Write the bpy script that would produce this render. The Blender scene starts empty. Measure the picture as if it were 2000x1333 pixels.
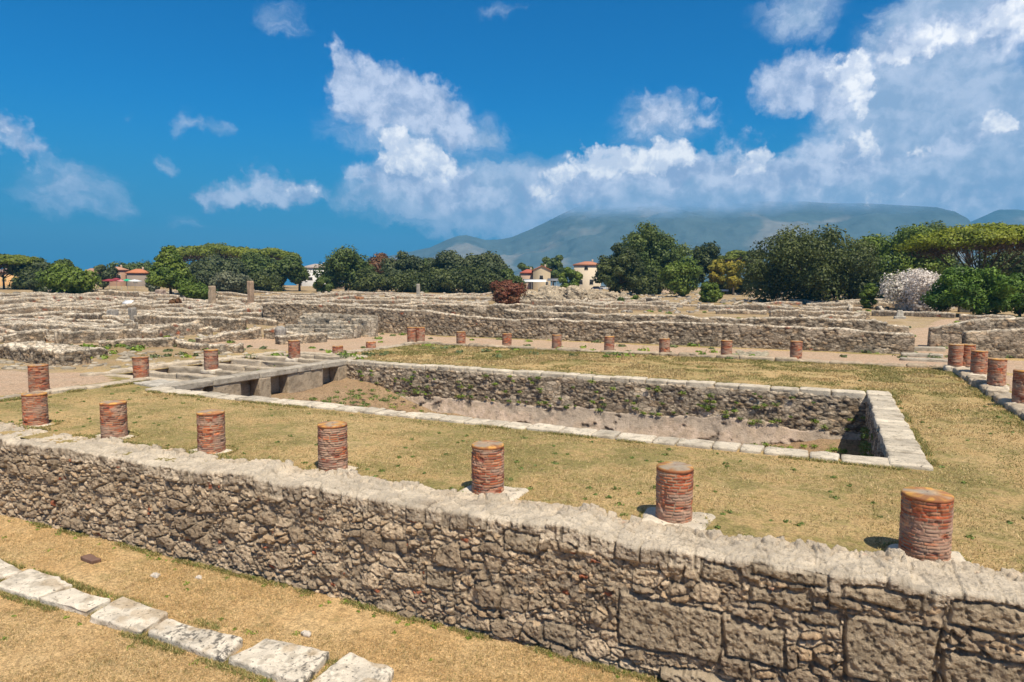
import bpy, math, random
import numpy as np
from mathutils import Matrix, Vector
R = math.radians
scene = bpy.context.scene
col = scene.collection

# ---------------------------------------------------------------- camera
FPX, PITCH, ROLL, YAW, HC = 1320.9, 0.08016, 0.004347, 0.43996, 3.8023
cp, sp, cy_, sy_ = math.cos(PITCH), math.sin(PITCH), math.cos(YAW), math.sin(YAW)
c_fw = Vector((-sy_*cp, cy_*cp, -sp)); c_rt = Vector((cy_, sy_, 0)); c_up = c_rt.cross(c_fw)
c_r2 = math.cos(ROLL)*c_rt + math.sin(ROLL)*c_up
c_u2 = -math.sin(ROLL)*c_rt + math.cos(ROLL)*c_up
cd = bpy.data.cameras.new('camera'); cam = bpy.data.objects.new('camera', cd); col.objects.link(cam)
cam.matrix_world = Matrix(((c_r2.x, c_u2.x, -c_fw.x, 0), (c_r2.y, c_u2.y, -c_fw.y, 0), (c_r2.z, c_u2.z, -c_fw.z, HC), (0, 0, 0, 1)))
cd.sensor_width = 36; cd.lens = FPX/2000*36; cd.clip_start = 0.1; cd.clip_end = 40000
scene.camera = cam

# ---------------------------------------------------------------- light
SUN_EL, SUN_AZ = R(59), math.atan2(0.77, -0.64)     # azimuth measured from +Y towards +X
sd = bpy.data.lights.new('sun', 'SUN'); sun = bpy.data.objects.new('sun', sd); col.objects.link(sun)
sdir = Vector((math.sin(SUN_AZ)*math.cos(SUN_EL), math.cos(SUN_AZ)*math.cos(SUN_EL), math.sin(SUN_EL)))
sun.rotation_euler = sdir.to_track_quat('Z', 'Y').to_euler()
sun.location = (20, -10, 60)
sd.energy = 5.0; sd.angle = R(0.5); sd.color = (1.0, 0.91, 0.76)
scene.view_settings.view_transform = 'Standard'; scene.view_settings.look = 'None'
scene.view_settings.exposure = 0.3; scene.view_settings.gamma = 1.0

HAZE_D = 1.7e-4
class NT:
    """small helper to write node trees"""
    def __init__(s, tree): s.t = tree; s.n = tree.nodes; s.l = tree.links; s.n.clear()
    def new(s, typ, **kw):
        nd = s.n.new(typ)
        for k, v in kw.items():
            if k == 'inp':
                for kk, vv in v.items():
                    if hasattr(vv, 'is_output') or isinstance(vv, bpy.types.NodeSocket): s.l.new(vv, nd.inputs[kk])
                    else: nd.inputs[kk].default_value = vv
            else: setattr(nd, k, v)
        return nd
    def math(s, op, a, b=None, c=None, clamp=False):
        nd = s.n.new('ShaderNodeMath'); nd.operation = op; nd.use_clamp = clamp
        for i, v in enumerate((a, b, c)):
            if v is None: continue
            if isinstance(v, bpy.types.NodeSocket): s.l.new(v, nd.inputs[i])
            else: nd.inputs[i].default_value = v
        return nd.outputs[0]
    def mapr(s, v, a, b, c=0.0, d=1.0, smooth=True):
        nd = s.n.new('ShaderNodeMapRange'); nd.interpolation_type = 'SMOOTHSTEP' if smooth else 'LINEAR'
        s.l.new(v, nd.inputs[0])
        for i, x in zip((1, 2, 3, 4), (a, b, c, d)): nd.inputs[i].default_value = x
        return nd.outputs[0]
    def noise(s, vec, scale, detail=4, rough=0.55, dist=0.0, col_out=False, dim='3D'):
        nd = s.n.new('ShaderNodeTexNoise'); nd.noise_dimensions = dim; s.l.new(vec, nd.inputs['Vector'])
        nd.inputs['Scale'].default_value = scale; nd.inputs['Detail'].default_value = detail
        nd.inputs['Roughness'].default_value = rough; nd.inputs['Distortion'].default_value = dist
        return nd.outputs[1 if col_out else 0]
    def mix(s, f, a, b, mode='MIX'):
        nd = s.n.new('ShaderNodeMix'); nd.data_type = 'RGBA'; nd.blend_type = mode
        for k, v in ((0, f), (6, a), (7, b)):
            if isinstance(v, bpy.types.NodeSocket): s.l.new(v, nd.inputs[k])
            elif k == 0: nd.inputs[k].default_value = v
            else: nd.inputs[k].default_value = (*v, 1) if len(v) == 3 else v
        return nd.outputs[2]
    def vmath(s, op, a, b=None, scale=None):
        nd = s.n.new('ShaderNodeVectorMath'); nd.operation = op
        for i, v in enumerate((a, b)):
            if v is None: continue
            if isinstance(v, bpy.types.NodeSocket): s.l.new(v, nd.inputs[i])
            else: nd.inputs[i].default_value = v
        if scale is not None:
            if isinstance(scale, bpy.types.NodeSocket): s.l.new(scale, nd.inputs['Scale'])
            else: nd.inputs['Scale'].default_value = scale
        return nd.outputs['Value'] if op in ('LENGTH', 'DOT_PRODUCT', 'DISTANCE') else nd.outputs[0]

# clouds: azimuth, elevation, half width, half height (degrees), turn, weight
CLOUD_WHITE=[(-34.1,10.7,3.01,1.90,0,1.00),(-35.0,11.8,1.33,1.09,0,1.00),(-32.1,9.8,3.17,1.40,-20,0.85),(-22.7,8.1,1.92,0.74,25,0.90),(-20.6,9.3,1.90,0.97,25,0.95),(-18.1,10.7,2.09,1.43,10,1.10),(-15.4,10.1,2.67,1.35,5,1.10),(-12.3,10.7,1.93,1.41,0,1.10),(-10.9,10.2,0.88,0.71,0,0.80),(-5.1,9.9,1.27,1.06,0,1.10),(-6.4,9.3,1.52,0.85,0,0.70),(0.1,10.5,1.38,0.73,0,0.70),(1.9,10.4,1.27,0.93,0,1.05),(5.4,9.9,1.25,0.63,0,0.85),(9.6,11.1,1.36,0.99,0,1.00),(10.4,10.5,0.98,0.72,0,0.80),(0.9,16.3,1.02,1.35,0,1.05),(1.1,14.5,0.95,1.55,0,0.95),(-0.0,14.8,1.04,1.39,0,0.70),(1.7,13.1,0.67,1.05,0,0.70),(7.2,17.1,3.78,0.94,14,1.00),(10.5,17.4,1.66,1.20,10,1.10),(3.9,16.7,2.22,0.92,20,0.90),(-42.7,7.5,1.65,0.87,0,0.75),(-61.3,9.5,1.37,0.98,-30,0.75),(2.3,6.7,2.95,0.66,0,0.50)]
CLOUD_SOFT=[(-39.3,17.4,1.44,1.64,0,0.95),(-38.2,16.1,2.11,1.83,20,0.95),(-35.7,15.9,3.93,1.85,-8,1.00),(-32.5,14.3,4.20,2.20,-25,1.00),(-30.2,12.4,2.33,2.03,0,0.90),(-31.6,15.7,1.88,1.20,0,0.90),(-37.8,13.5,2.86,1.52,0,0.85),(-34.5,13.3,3.75,1.35,0,0.70),(-34.4,9.3,4.20,1.80,0,1.00),(-31.6,8.4,4.67,1.95,-15,1.00),(-29.5,7.4,3.41,1.64,0,0.80),(-36.8,8.5,2.27,1.40,0,0.70),(-45.3,7.7,2.76,1.55,0,0.90),(-42.3,7.6,2.18,1.18,0,0.95),(-48.3,6.6,2.21,0.92,0,0.95),(-45.0,6.6,4.28,0.86,0,0.90),(-61.4,9.7,1.56,1.50,-30,1.00),(-59.9,8.9,1.41,0.87,-25,0.90),(-61.8,10.6,1.12,1.16,0,0.80),(-23.6,7.6,3.41,1.44,15,0.90),(-20.6,8.5,3.17,1.55,20,1.00),(-16.4,8.8,4.52,1.81,10,1.10),(-11.5,9.3,3.56,1.77,0,1.10),(-7.5,8.9,3.05,1.75,0,1.10),(-4.1,8.2,2.91,1.91,0,1.10),(-12.8,14.0,3.00,1.66,0,0.80),(-14.2,13.1,2.23,1.72,0,0.70),(-9.2,13.2,2.33,1.13,0,0.70),(-6.4,11.4,2.44,0.95,0,0.60),(-3.5,16.4,2.69,1.25,15,1.00),(-4.3,14.5,2.73,1.36,0,1.05),(-1.4,15.0,2.78,2.09,0,1.10),(0.3,13.9,2.04,2.43,0,1.00),(3.9,16.8,3.15,1.37,20,1.10),(7.2,17.1,4.06,1.41,14,1.10),(10.3,17.3,2.20,2.10,0,1.10),(-0.9,10.1,2.09,1.29,0,0.90),(1.5,9.9,2.33,1.44,0,0.90),(0.6,8.3,3.69,1.29,0,0.90),(5.8,9.5,2.74,1.39,0,0.80),(9.6,10.6,2.78,1.65,0,0.90),(8.6,6.5,4.47,1.73,0,0.70)]
CLOUD_VEIL=[(-57.6,7.3,3.82,1.47,0,0.75),(-58.6,5.8,3.10,1.19,0,0.75),(-54.9,5.6,1.38,1.16,0,0.60),(-51.2,5.0,2.12,0.61,0,0.60),(-50.7,12.3,0.98,0.79,0,0.80),(-48.2,12.0,2.02,0.73,-10,0.60),(-43.5,19.8,2.11,1.42,0,0.60),(-53.9,11.7,0.59,0.42,0,0.60),(6.8,12.8,6.53,5.52,0,1.20),(4.1,11.4,6.08,5.44,0,0.90),(10.3,8.1,7.20,4.95,0,1.20),(6.5,18.6,4.40,2.15,0,1.10),(-5.5,6.7,19.73,2.92,0,1.40),(-14.7,7.8,11.02,2.42,0,1.20),(-3.0,19.8,3.36,1.81,0,0.70),(-25.3,7.4,9.33,3.07,0,0.80),(-31.2,4.5,1.19,0.42,0,0.70),(-27.4,5.5,3.00,1.00,0,0.70),(-23.5,5.4,2.99,1.01,0,0.70),(-52.1,8.9,1.17,0.73,0,0.50),(-26.2,21.5,2.51,0.70,0,0.30),(-33.7,12.7,7.15,3.07,0,0.60),(-33.8,7.3,7.21,2.04,0,0.80),(-27.0,12.1,2.55,1.19,0,0.50),(-13.2,13.1,4.39,2.28,0,0.60)]
CLOUD_VEIL = [b if i > 7 else (*b[:5], b[5]*.72) for i, b in enumerate(CLOUD_VEIL)]
world = bpy.data.worlds.new('World'); scene.world = world; world.use_nodes = True
SKY_HUE, SKY_SAT, SKY_VAL = 0.506, 3.2, 0.93
def make_world():
    w = NT(world.node_tree)
    sky = w.new('ShaderNodeTexSky', sky_type='NISHITA', sun_disc=False, sun_elevation=SUN_EL, sun_rotation=SUN_AZ,
                altitude=50, air_density=1.0, dust_density=0.6, ozone_density=2.0)
    tc = w.new('ShaderNodeTexCoord').outputs['Generated']
    sep = w.new('ShaderNodeSeparateXYZ', inp={0: tc})
    az = w.math('MULTIPLY', w.math('ARCTAN2', sep.outputs[0], sep.outputs[1]), 57.2958)
    el = w.math('MULTIPLY', w.math('ARCSINE', sep.outputs[2]), 57.2958)
    p = w.new('ShaderNodeCombineXYZ', inp={0: az, 1: el}).outputs[0]
    # billowy distortion of the cloud outline
    warp = w.vmath('SUBTRACT', w.noise(p, 0.33, 4, 0.6, col_out=True, dim='2D'), (0.5, 0.5, 0.5))
    pw = w.vmath('ADD', p, w.vmath('MULTIPLY', warp, (3.6, 2.8, 0)))
    pw2 = w.vmath('ADD', p, w.vmath('MULTIPLY', warp, (7, 3.6, 0)))
    n_big = w.noise(p, 0.5, 6, 0.56, dim='2D')
    vo = w.new('ShaderNodeTexVoronoi', feature='F1', voronoi_dimensions='2D', inp={'Vector': pw, 'Scale': 0.95, 'Detail': 1.0, 'Roughness': 0.5}).outputs['Distance']
    fl = w.vmath('MULTIPLY', pw2, (0.45, 1.3, 0))
    n_flat = w.noise(fl, 0.7, 5, 0.6, dim='2D')
    # the rough lie of the clouds: one curve over azimuth for each row of elevation, channels = veil, soft, white
    AZ = np.arange(-66, 18.1, .75); EL = np.arange(-.6, 24.1, 1.05)
    def lay(blobs, a, e):
        t = 0
        for (ba, be, rx, ry, rot, wt) in blobs:
            c_, s_ = math.cos(R(rot)), math.sin(R(rot)); dx, dy = a-ba, e-be
            d = np.hypot((dx*c_+dy*s_)/(rx*1.45), (-dx*s_+dy*c_)/(ry*1.45)); f = np.clip(1-d, 0, 1); t = t+wt*f*f*(3-2*f)
        return np.minimum(t, 1.15)/1.2
    acc = None; sp2 = w.new('ShaderNodeSeparateXYZ', inp={0: pw})
    u_ = w.math('MULTIPLY_ADD', sp2.outputs[0], 1/84, 66/84); e_ = sp2.outputs[1]
    for e0 in EL:
        uu = u_ if acc is None else w.new('ShaderNodeVectorMath', operation='MULTIPLY_ADD', inp={0: acc, 1: (1e-7, 1e-7, 1e-7), 2: u_}).outputs[0]
        cv = w.new('ShaderNodeRGBCurve'); w.l.new(uu, cv.inputs[1])
        for k, bl in enumerate((CLOUD_VEIL, CLOUD_SOFT, CLOUD_WHITE)):
            ys = lay(bl, AZ, e0); c_ = cv.mapping.curves[k]
            keep = [i for i in range(len(AZ)) if i in (0, len(AZ)-1) or ys[max(i-1, 0):i+2].max() > 1e-3]
            c_.points[0].location = (0, float(ys[0])); c_.points[1].location = (1, float(ys[-1]))
            for i in keep[1:-1]: c_.points.new(float((AZ[i]+66)/84), float(ys[i]))
            for p_ in c_.points: p_.handle_type = 'VECTOR'
        cv.mapping.update()
        tn = w.math('ABSOLUTE', w.math('MULTIPLY_ADD', e_, 1/1.05, -float(e0)/1.05)); tn = w.math('SUBTRACT', 1.0, tn, clamp=True)
        acc = w.new('ShaderNodeVectorMath', operation='MULTIPLY_ADD', inp={0: cv.outputs[0], 1: tn, 2: acc if acc is not None else (0, 0, 0)}).outputs[0]
    fsep = w.new('ShaderNodeSeparateXYZ', inp={0: acc})
    def dens(base, tex, amp, lo, hi):
        v = w.math('ADD', base, w.math('MULTIPLY', w.math('SUBTRACT', tex, 0.5), amp))
        v = w.math('MULTIPLY', v, w.mapr(base, 0.02, 0.2))
        return w.mapr(v, lo, hi)
    fv, fs, fw = (w.math('MULTIPLY', fsep.outputs[k], 1.2) for k in (0, 1, 2))
    billow = w.math('ADD', w.math('MULTIPLY', n_big, 0.85), w.math('MULTIPLY', w.math('SUBTRACT', 0.62, vo), 0.22))
    dv = w.math('MULTIPLY', dens(fv, n_flat, 0.5, 0.0, 0.8), 0.94)
    ds = w.math('MULTIPLY', dens(fs, billow, 1.35, 0.14, 0.95), 0.9)
    dw = w.math('MULTIPLY', dens(fw, billow, 1.5, 0.2, 0.7), 0.98)
    # tone: deep saturated blue above, paler towards the horizon (Nishita carries the gradient)
    base = w.new('ShaderNodeHueSaturation', inp={'Hue': SKY_HUE, 'Saturation': SKY_SAT, 'Value': SKY_VAL, 'Color': sky.outputs[0]}).outputs[0]
    base = w.mix(w.mapr(el, 15, 1.5), base, (0.30, 1.78, 3.35))
    # neutral sky added above the view as fill, so shadows turn less blue
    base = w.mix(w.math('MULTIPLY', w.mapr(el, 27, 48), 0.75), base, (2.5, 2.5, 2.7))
    shade = w.mapr(w.math('ADD', w.math('MULTIPLY', n_big, 0.6), w.math('MULTIPLY', n_flat, 0.4)), 0.35, 0.65)
    c_v = w.mix(shade, (2.9, 4.0, 5.7), (4.9, 5.7, 7.2))
    c_s = w.mix(shade, (3.2, 4.0, 5.8), (6.6, 7.1, 8.4))
    c_w = w.mix(w.mapr(billow, 0.36, 0.60), (6.4, 6.9, 8.0), (9.8, 9.7, 9.7))
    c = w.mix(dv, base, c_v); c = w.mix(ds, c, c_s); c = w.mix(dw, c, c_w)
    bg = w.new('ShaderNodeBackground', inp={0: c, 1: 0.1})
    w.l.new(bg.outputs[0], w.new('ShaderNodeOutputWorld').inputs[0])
make_world()
world.cycles.sampling_method = 'MANUAL'; world.cycles.sample_map_resolution = 512

# ---------------------------------------------------------------- numpy noise
def hsh(i, j, k, s=0):
    h = (i.astype(np.int64)*374761393 + j.astype(np.int64)*668265263 + k.astype(np.int64)*2147483647 + s*974634777) & 0xFFFFFFFF
    h = ((h ^ (h >> 13))*1274126177) & 0xFFFFFFFF
    h = ((h ^ (h >> 16))*2246822519) & 0xFFFFFFFF
    return ((h ^ (h >> 15)) & 0xFFFFFF)/float(0x1000000)
def vnoise(P, s=0):
    P = np.asarray(P, float); I = np.floor(P).astype(np.int64); F = P-I; F = F*F*(3-2*F)
    out = 0
    for a in (0, 1):
        wa = F[:, 0] if a else 1-F[:, 0]
        for b in (0, 1):
            wb = F[:, 1] if b else 1-F[:, 1]
            for c in (0, 1):
                wc = F[:, 2] if c else 1-F[:, 2]
                out = out + wa*wb*wc*hsh(I[:, 0]+a, I[:, 1]+b, I[:, 2]+c, s)
    return out
def fbm(P, o=4, s=0, g=0.5):
    P = np.asarray(P, float); t = 0; a = 1; n = 0
    for k in range(o):
        t = t+a*vnoise(P*(2.03**k)+17.3*k, s+k*7); n += a; a *= g
    return t/n
def sst(x, a, b):
    t = np.clip((x-a)/(b-a), 0, 1); return t*t*(3-2*t)
def lerp(a, b, t): return a+(b-a)*t

def masonry(P, size=(0.32, 0.3, 0.18), seed=0, coursed=0.5, warp=0.35):
    """3-D rubble: returns edge distance (0 in the joints), and two random values per stone"""
    P = np.asarray(P, float)
    w = np.stack([fbm(P*1.1+5, 2, seed+1)-.5, fbm(P*1.1+9, 2, seed+2)-.5, fbm(P*[.6, .6, 1.6]+3, 2, seed+3)-.5], 1)
    Q = P/np.array(size) + w*warp*np.array([1.8, 1.8, 1.6])
    row = np.floor(Q[:, 2]); 
    I = np.floor(Q).astype(np.int64)
    f1 = np.full(len(P), 9.0); f2 = np.full(len(P), 9.0)
    ida = np.zeros(len(P)); idb = np.zeros(len(P))
    jz = lerp(0.9, 0.25, coursed)
    for dz in (-1, 0, 1):
        k = I[:, 2]+dz
        off = hsh(k, k*0, k*0, seed+11)
        J = np.floor(Q[:, 0]+off).astype(np.int64)
        for dx in (-1, 0, 1):
            i = J+dx
            for dy in (-1, 0, 1):
                j = I[:, 1]+dy
                r1 = hsh(i, j, k, seed+1); r2 = hsh(i, j, k, seed+2); r3 = hsh(i, j, k, seed+3)
                X = np.abs(i-off+.5+(r1-.5)*.85 - Q[:, 0]); Y = np.abs(j+.5+(r2-.5)*.8-Q[:, 1]); Z = np.abs(k+.5+(r3-.5)*jz-Q[:, 2])
                d = (X**2.6+Y**2.6+(Z*1.05)**2.6)**(1/2.6)
                m = d < f1
                f2 = np.where(m, f1, np.minimum(f2, d))
                ida = np.where(m, r2*.5+r3*.5+0*r1, ida); idb = np.where(m, hsh(i, j, k, seed+9), idb)
                f1 = np.where(m, d, f1)
    return f2-f1, np.modf(ida*7.31)[0], idb

# ---------------------------------------------------------------- mesh helpers
def build(name, V, F, mat, parent=None, colr=None, smooth=True, loc=(0, 0, 0)):
    V = np.ascontiguousarray(np.asarray(V, np.float32)-np.asarray(loc, np.float32))
    me = bpy.data.meshes.new(name)
    Fs = F if isinstance(F, (list, tuple)) and len(F) and isinstance(F[0], np.ndarray) else [np.asarray(F)]
    me.vertices.add(len(V)); me.vertices.foreach_set('co', V.ravel())
    li = np.concatenate([f.ravel() for f in Fs]).astype(np.int32)
    tot = np.concatenate([np.full(len(f), f.shape[1]) for f in Fs]).astype(np.int32)
    st = np.concatenate([[0], np.cumsum(tot)[:-1]]).astype(np.int32)
    me.loops.add(len(li)); me.loops.foreach_set('vertex_index', li)
    me.polygons.add(len(tot)); me.polygons.foreach_set('loop_start', st)
    if smooth: me.polygons.foreach_set('use_smooth', np.ones(len(tot), bool))
    me.update(calc_edges=True)
    if colr is not None:
        c = np.ones((len(V), 4), np.float32); c[:, :3] = colr
        at_ = me.attributes.new('col', 'FLOAT_COLOR', 'POINT'); at_.data.foreach_set('color', c.ravel())
    me.materials.append(mat)
    o = bpy.data.objects.new(name, me); col.objects.link(o)
    if parent is not None: o.parent = parent
    else: o.location = loc
    return o
def gridf(n, m, wrap=False, base=0):
    """faces of a grid of n rows by m columns"""
    i, j = np.meshgrid(np.arange(n-1), np.arange(m if wrap else m-1), indexing='ij')
    j2 = (j+1) % m
    return (np.stack([i*m+j, i*m+j2, (i+1)*m+j2, (i+1)*m+j], -1).reshape(-1, 4))+base
def tag(o, label=None, cat=None, group=None, kind=None):
    if label: o['label'] = label
    if cat: o['category'] = cat
    if group: o['group'] = group
    if kind: o['kind'] = kind
    elif cat: o['kind'] = 'thing'
    return o
def thing(name, label, cat, loc=(0, 0, 0), group=None):
    o = bpy.data.objects.new(name, None); col.objects.link(o); o.location = loc; o.empty_display_size = 0.3
    return tag(o, label, cat, group)
class Acc:
    """collects vertices / faces / colours of one mesh"""
    def __init__(s): s.V = []; s.F = {3: [], 4: []}; s.C = []; s.n = 0
    def add(s, V, F, C=None):
        V = np.asarray(V, float); F = np.asarray(F)
        s.V.append(V); s.F[F.shape[1]].append(F+s.n); s.n += len(V)
        C = np.asarray((.5, .5, .5) if C is None else C, float)
        s.C.append(np.broadcast_to(C, (len(V), 3)))
    def box(s, x0, y0, z0, x1, y1, z1, C=None):
        V = np.array([(x, y, z) for x in (x0, x1) for y in (y0, y1) for z in (z0, z1)], float)
        s.add(V, [(0, 1, 3, 2), (4, 6, 7, 5), (0, 4, 5, 1), (2, 3, 7, 6), (0, 2, 6, 4), (1, 5, 7, 3)], C)
    def tube(s, pts, rad, n=8, C=None):
        pts = np.asarray(pts, float); m = len(pts); rad = np.broadcast_to(rad, (m,))
        T = np.gradient(pts, axis=0); T /= np.linalg.norm(T, axis=1)[:, None]+1e-9
        up = np.array([0.31, 0.17, .93]); A = np.cross(T, up); A /= np.linalg.norm(A, axis=1)[:, None]+1e-9; B = np.cross(T, A)
        th = np.arange(n)/n*2*np.pi
        V = pts[:, None]+rad[:, None, None]*(A[:, None]*np.cos(th)[None, :, None]+B[:, None]*np.sin(th)[None, :, None])
        s.add(V.reshape(-1, 3), gridf(m, n, True), C)
    def build(s, name, mat, parent=None, smooth=True, loc=(0, 0, 0)):
        Fs = [np.concatenate(s.F[k]) for k in (3, 4) if s.F[k]]
        return build(name, np.concatenate(s.V), Fs, mat, parent, np.concatenate(s.C), smooth, loc)

# ---------------------------------------------------------------- materials
def mat(name, rough=0.9, fine=60.0, bump=0.3, bdist=0.01, vary=0.25, extra=None, spots=None, spec=0.25):
    m = bpy.data.materials.new(name); m.use_nodes = True; t = NT(m.node_tree)
    tc = t.new('ShaderNodeTexCoord').outputs['Object']
    geo = t.new('ShaderNodeNewGeometry').outputs['Position']
    c = t.new('ShaderNodeAttribute', attribute_name='col').outputs['Color']
    n1 = t.noise(geo, fine, 5, 0.65); n2 = t.noise(geo, fine*0.13, 4, 0.6)
    v = t.math('ADD', t.math('MULTIPLY', n1, vary*1.6), t.math('MULTIPLY', n2, vary*1.2))
    v = t.math('ADD', v, 1.0-vary*1.4)
    c = t.vmath('SCALE', c, scale=v)
    if spots:
        for (sc, lo, hi, cc, st) in spots:
            c = t.mix(t.math('MULTIPLY', t.mapr(t.noise(geo, sc, 5, 0.62), lo, hi), st), c, cc)
    if extra: c = extra(t, geo, c)
    b = t.new('ShaderNodeBump', inp={'Strength': bump, 'Distance': bdist, 'Height': t.math('ADD', n1, t.math('MULTIPLY', n2, 0.6))})
    p = t.new('ShaderNodeBsdfPrincipled', inp={'Roughness': rough, 'Specular IOR Level': spec, 'Base Color': c, 'Normal': b.outputs[0]})
    t.l.new(p.outputs[0], t.new('ShaderNodeOutputMaterial').inputs[0])
    return m
M_STONE = mat('rubble_stone', fine=50, bump=1.0, bdist=0.03, vary=0.55, spots=[(13, .58, .68, (.10, .085, .065), .55), (4.1, .58, .70, (.46, .39, .30), .4)])
M_FAR = mat('far_masonry', fine=7, bump=0.5, bdist=0.04, vary=0.45, spots=[(1.1, .58, .68, (.10, .092, .08), .5)])
M_SLAB = mat('limestone_slab', fine=40, bump=1.0, bdist=0.022, vary=0.42, spots=[(16, .60, .66, (.055, .052, .05), .8), (5, .60, .70, (.20, .18, .15), .5)])
M_BRICK = mat('old_brick', fine=70, bump=0.6, bdist=0.004, vary=0.3, spots=[(14, .62, .72, (.10, .075, .06), .5)])
M_PLASTER = mat('old_plaster', fine=20, bump=0.9, bdist=0.04, vary=0.5, spots=[(2.2, .55, .66, (.20, .165, .13), .7), (7, .58, .66, (.16, .13, .10), .5)])
def far_walls(t, P, c):
    # the single stones of walls too far away to be modelled one by one
    w = t.vmath('SCALE', t.vmath('SUBTRACT', t.noise(P, 1.3, 3, .6, col_out=True), (.5, .5, .5)), scale=.35)
    q = t.vmath('MULTIPLY', t.vmath('ADD', P, w), (2.9, 2.9, 7.5))
    v = t.new('ShaderNodeTexVoronoi', feature='F1', inp={'Vector': q, 'Scale': 1.0, 'Randomness': .85}); e = t.new('ShaderNodeTexVoronoi', feature='DISTANCE_TO_EDGE', inp={'Vector': q, 'Scale': 1.0, 'Randomness': .85}).outputs[0]
    r = t.new('ShaderNodeSeparateXYZ', inp={0: v.outputs['Color']})
    k = t.mapr(r.outputs[0], 0, 1, .74, 1.26, False)
    k = t.math('MULTIPLY', k, t.mapr(e, .02, .14, .50, 1.04))
    c = t.vmath('SCALE', c, scale=k)
    return t.mix(t.mapr(r.outputs[1], .6, 1, 0, .45), c, t.vmath('MULTIPLY', c, (1.12, .93, .72)))
M_RUIN = mat('ruin_masonry', fine=14, bump=1.0, bdist=0.06, vary=0.75, extra=far_walls, spots=[(1.6, .58, .68, (.12, .105, .085), .5), (5.0, .6, .7, (.50, .44, .34), .5)])
M_WOOD = mat('bark', fine=8, bump=0.6, bdist=0.03, vary=0.4)
M_PAINT = mat('render_paint', fine=2.5, bump=0.05, vary=0.1)
def leafmat():
    m = bpy.data.materials.new('leaves'); m.use_nodes = True; t = NT(m.node_tree)
    c = t.new('ShaderNodeAttribute', attribute_name='col').outputs['Color']
    d = t.new('ShaderNodeBsdfPrincipled', inp={'Base Color': c, 'Roughness': 0.55, 'Specular IOR Level': 0.3})
    tr = t.new('ShaderNodeBsdfTranslucent', inp={'Color': c})
    mx = t.new('ShaderNodeMixShader', inp={0: 0.25, 1: d.outputs[0], 2: tr.outputs[0]})
    t.l.new(mx.outputs[0], t.new('ShaderNodeOutputMaterial').inputs[0])
    return m
M_LEAF = leafmat()
def groundmat(name, dry, pale, green, gsc, g_lo, g_hi, brown=(.13, .085, .04), field=False):
    m = bpy.data.materials.new(name); m.use_nodes = True; t = NT(m.node_tree)
    P = t.new('ShaderNodeNewGeometry').outputs['Position']
    st = t.vmath('MULTIPLY', P, (1, 1, .2))
    n0 = t.noise(st, 0.18, 5, 0.6); n1 = t.noise(st, 0.9, 6, 0.62); n2 = t.noise(st, 4.5, 6, 0.65); n3 = t.noise(st, 28, 5, 0.7); n4 = t.noise(st, 110, 3, 0.7)
    c = t.mix(t.mapr(n1, .35, .65), dry, pale)
    c = t.mix(t.math('MULTIPLY', t.mapr(n2, .50, .68), .55), c, brown)
    g = t.math('ADD', t.math('MULTIPLY', n0, .38), t.math('ADD', t.math('MULTIPLY', n1, .32), t.math('MULTIPLY', n2, .30)))
    c = t.mix(t.math('MULTIPLY', t.mapr(g, g_lo, g_hi), gsc), c, green)
    # small weeds as darker green flecks
    fl = t.math('MULTIPLY', t.mapr(t.noise(st, 3.1, 3, 0.5), .60, .68), t.mapr(n3, .45, .6))
    c = t.mix(t.math('MULTIPLY', fl, .75), c, (.085, .105, .03))
    n25 = t.noise(st, 11, 4, 0.7)
    if field:
        # bare trodden earth between the excavated walls
        sx = t.new('ShaderNodeSeparateXYZ', inp={0: P}); wn = t.math('MULTIPLY', t.math('SUBTRACT', n1, .5), 9)
        mk = t.math('MAXIMUM', t.mapr(t.math('ADD', sx.outputs[1], wn), 45, 48), t.mapr(t.math('SUBTRACT', wn, sx.outputs[0]), 28, 32))
        e = t.mix(t.mapr(n0, .42, .6), (.42, .315, .20), (.34, .23, .12)); e = t.mix(t.math('MULTIPLY', t.mapr(n2, .48, .62), .6), e, (.22, .16, .095))
        c = t.mix(t.math('MULTIPLY', mk, t.mapr(n1, .62, .48, .35, 1.0)), c, e)
    c = t.vmath('SCALE', c, scale=t.math('ADD', t.mapr(n2, .3, .7, -.26, .28, False), t.mapr(n1, .3, .7, 1.08, .90, False)))
    v = t.math('ADD', t.mapr(n3, .34, .66, -.42, .36, False), t.math('ADD', t.mapr(n4, .3, .7, -.28, .28, False), t.mapr(n25, .32, .68, .72, 1.28, False)))
    c = t.vmath('SCALE', c, scale=v)
    h = t.math('ADD', t.math('MULTIPLY', n2, .8), t.math('ADD', n3, t.math('MULTIPLY', n4, .6)))
    b = t.new('ShaderNodeBump', inp={'Strength': 0.8, 'Distance': 0.03, 'Height': h})
    p = t.new('ShaderNodeBsdfPrincipled', inp={'Roughness': 0.95, 'Specular IOR Level': 0.1, 'Base Color': c, 'Normal': b.outputs[0]})
    t.l.new(p.outputs[0], t.new('ShaderNodeOutputMaterial').inputs[0])
    return m
M_LAWN = groundmat('dry_lawn', (.46, .315, .145), (.60, .43, .215), (.215, .19, .065), .85, .44, .56, (.22, .145, .065), True)
M_STREET = groundmat('dry_street_grass', (.50, .325, .15), (.64, .45, .23), (.22, .185, .065), .45, .53, .64, (.26, .165, .08))
M_DIRT = groundmat('path_dirt', (.45, .315, .21), (.53, .39, .275), (.36, .26, .12), .4, .50, .66, (.34, .215, .14))

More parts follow.
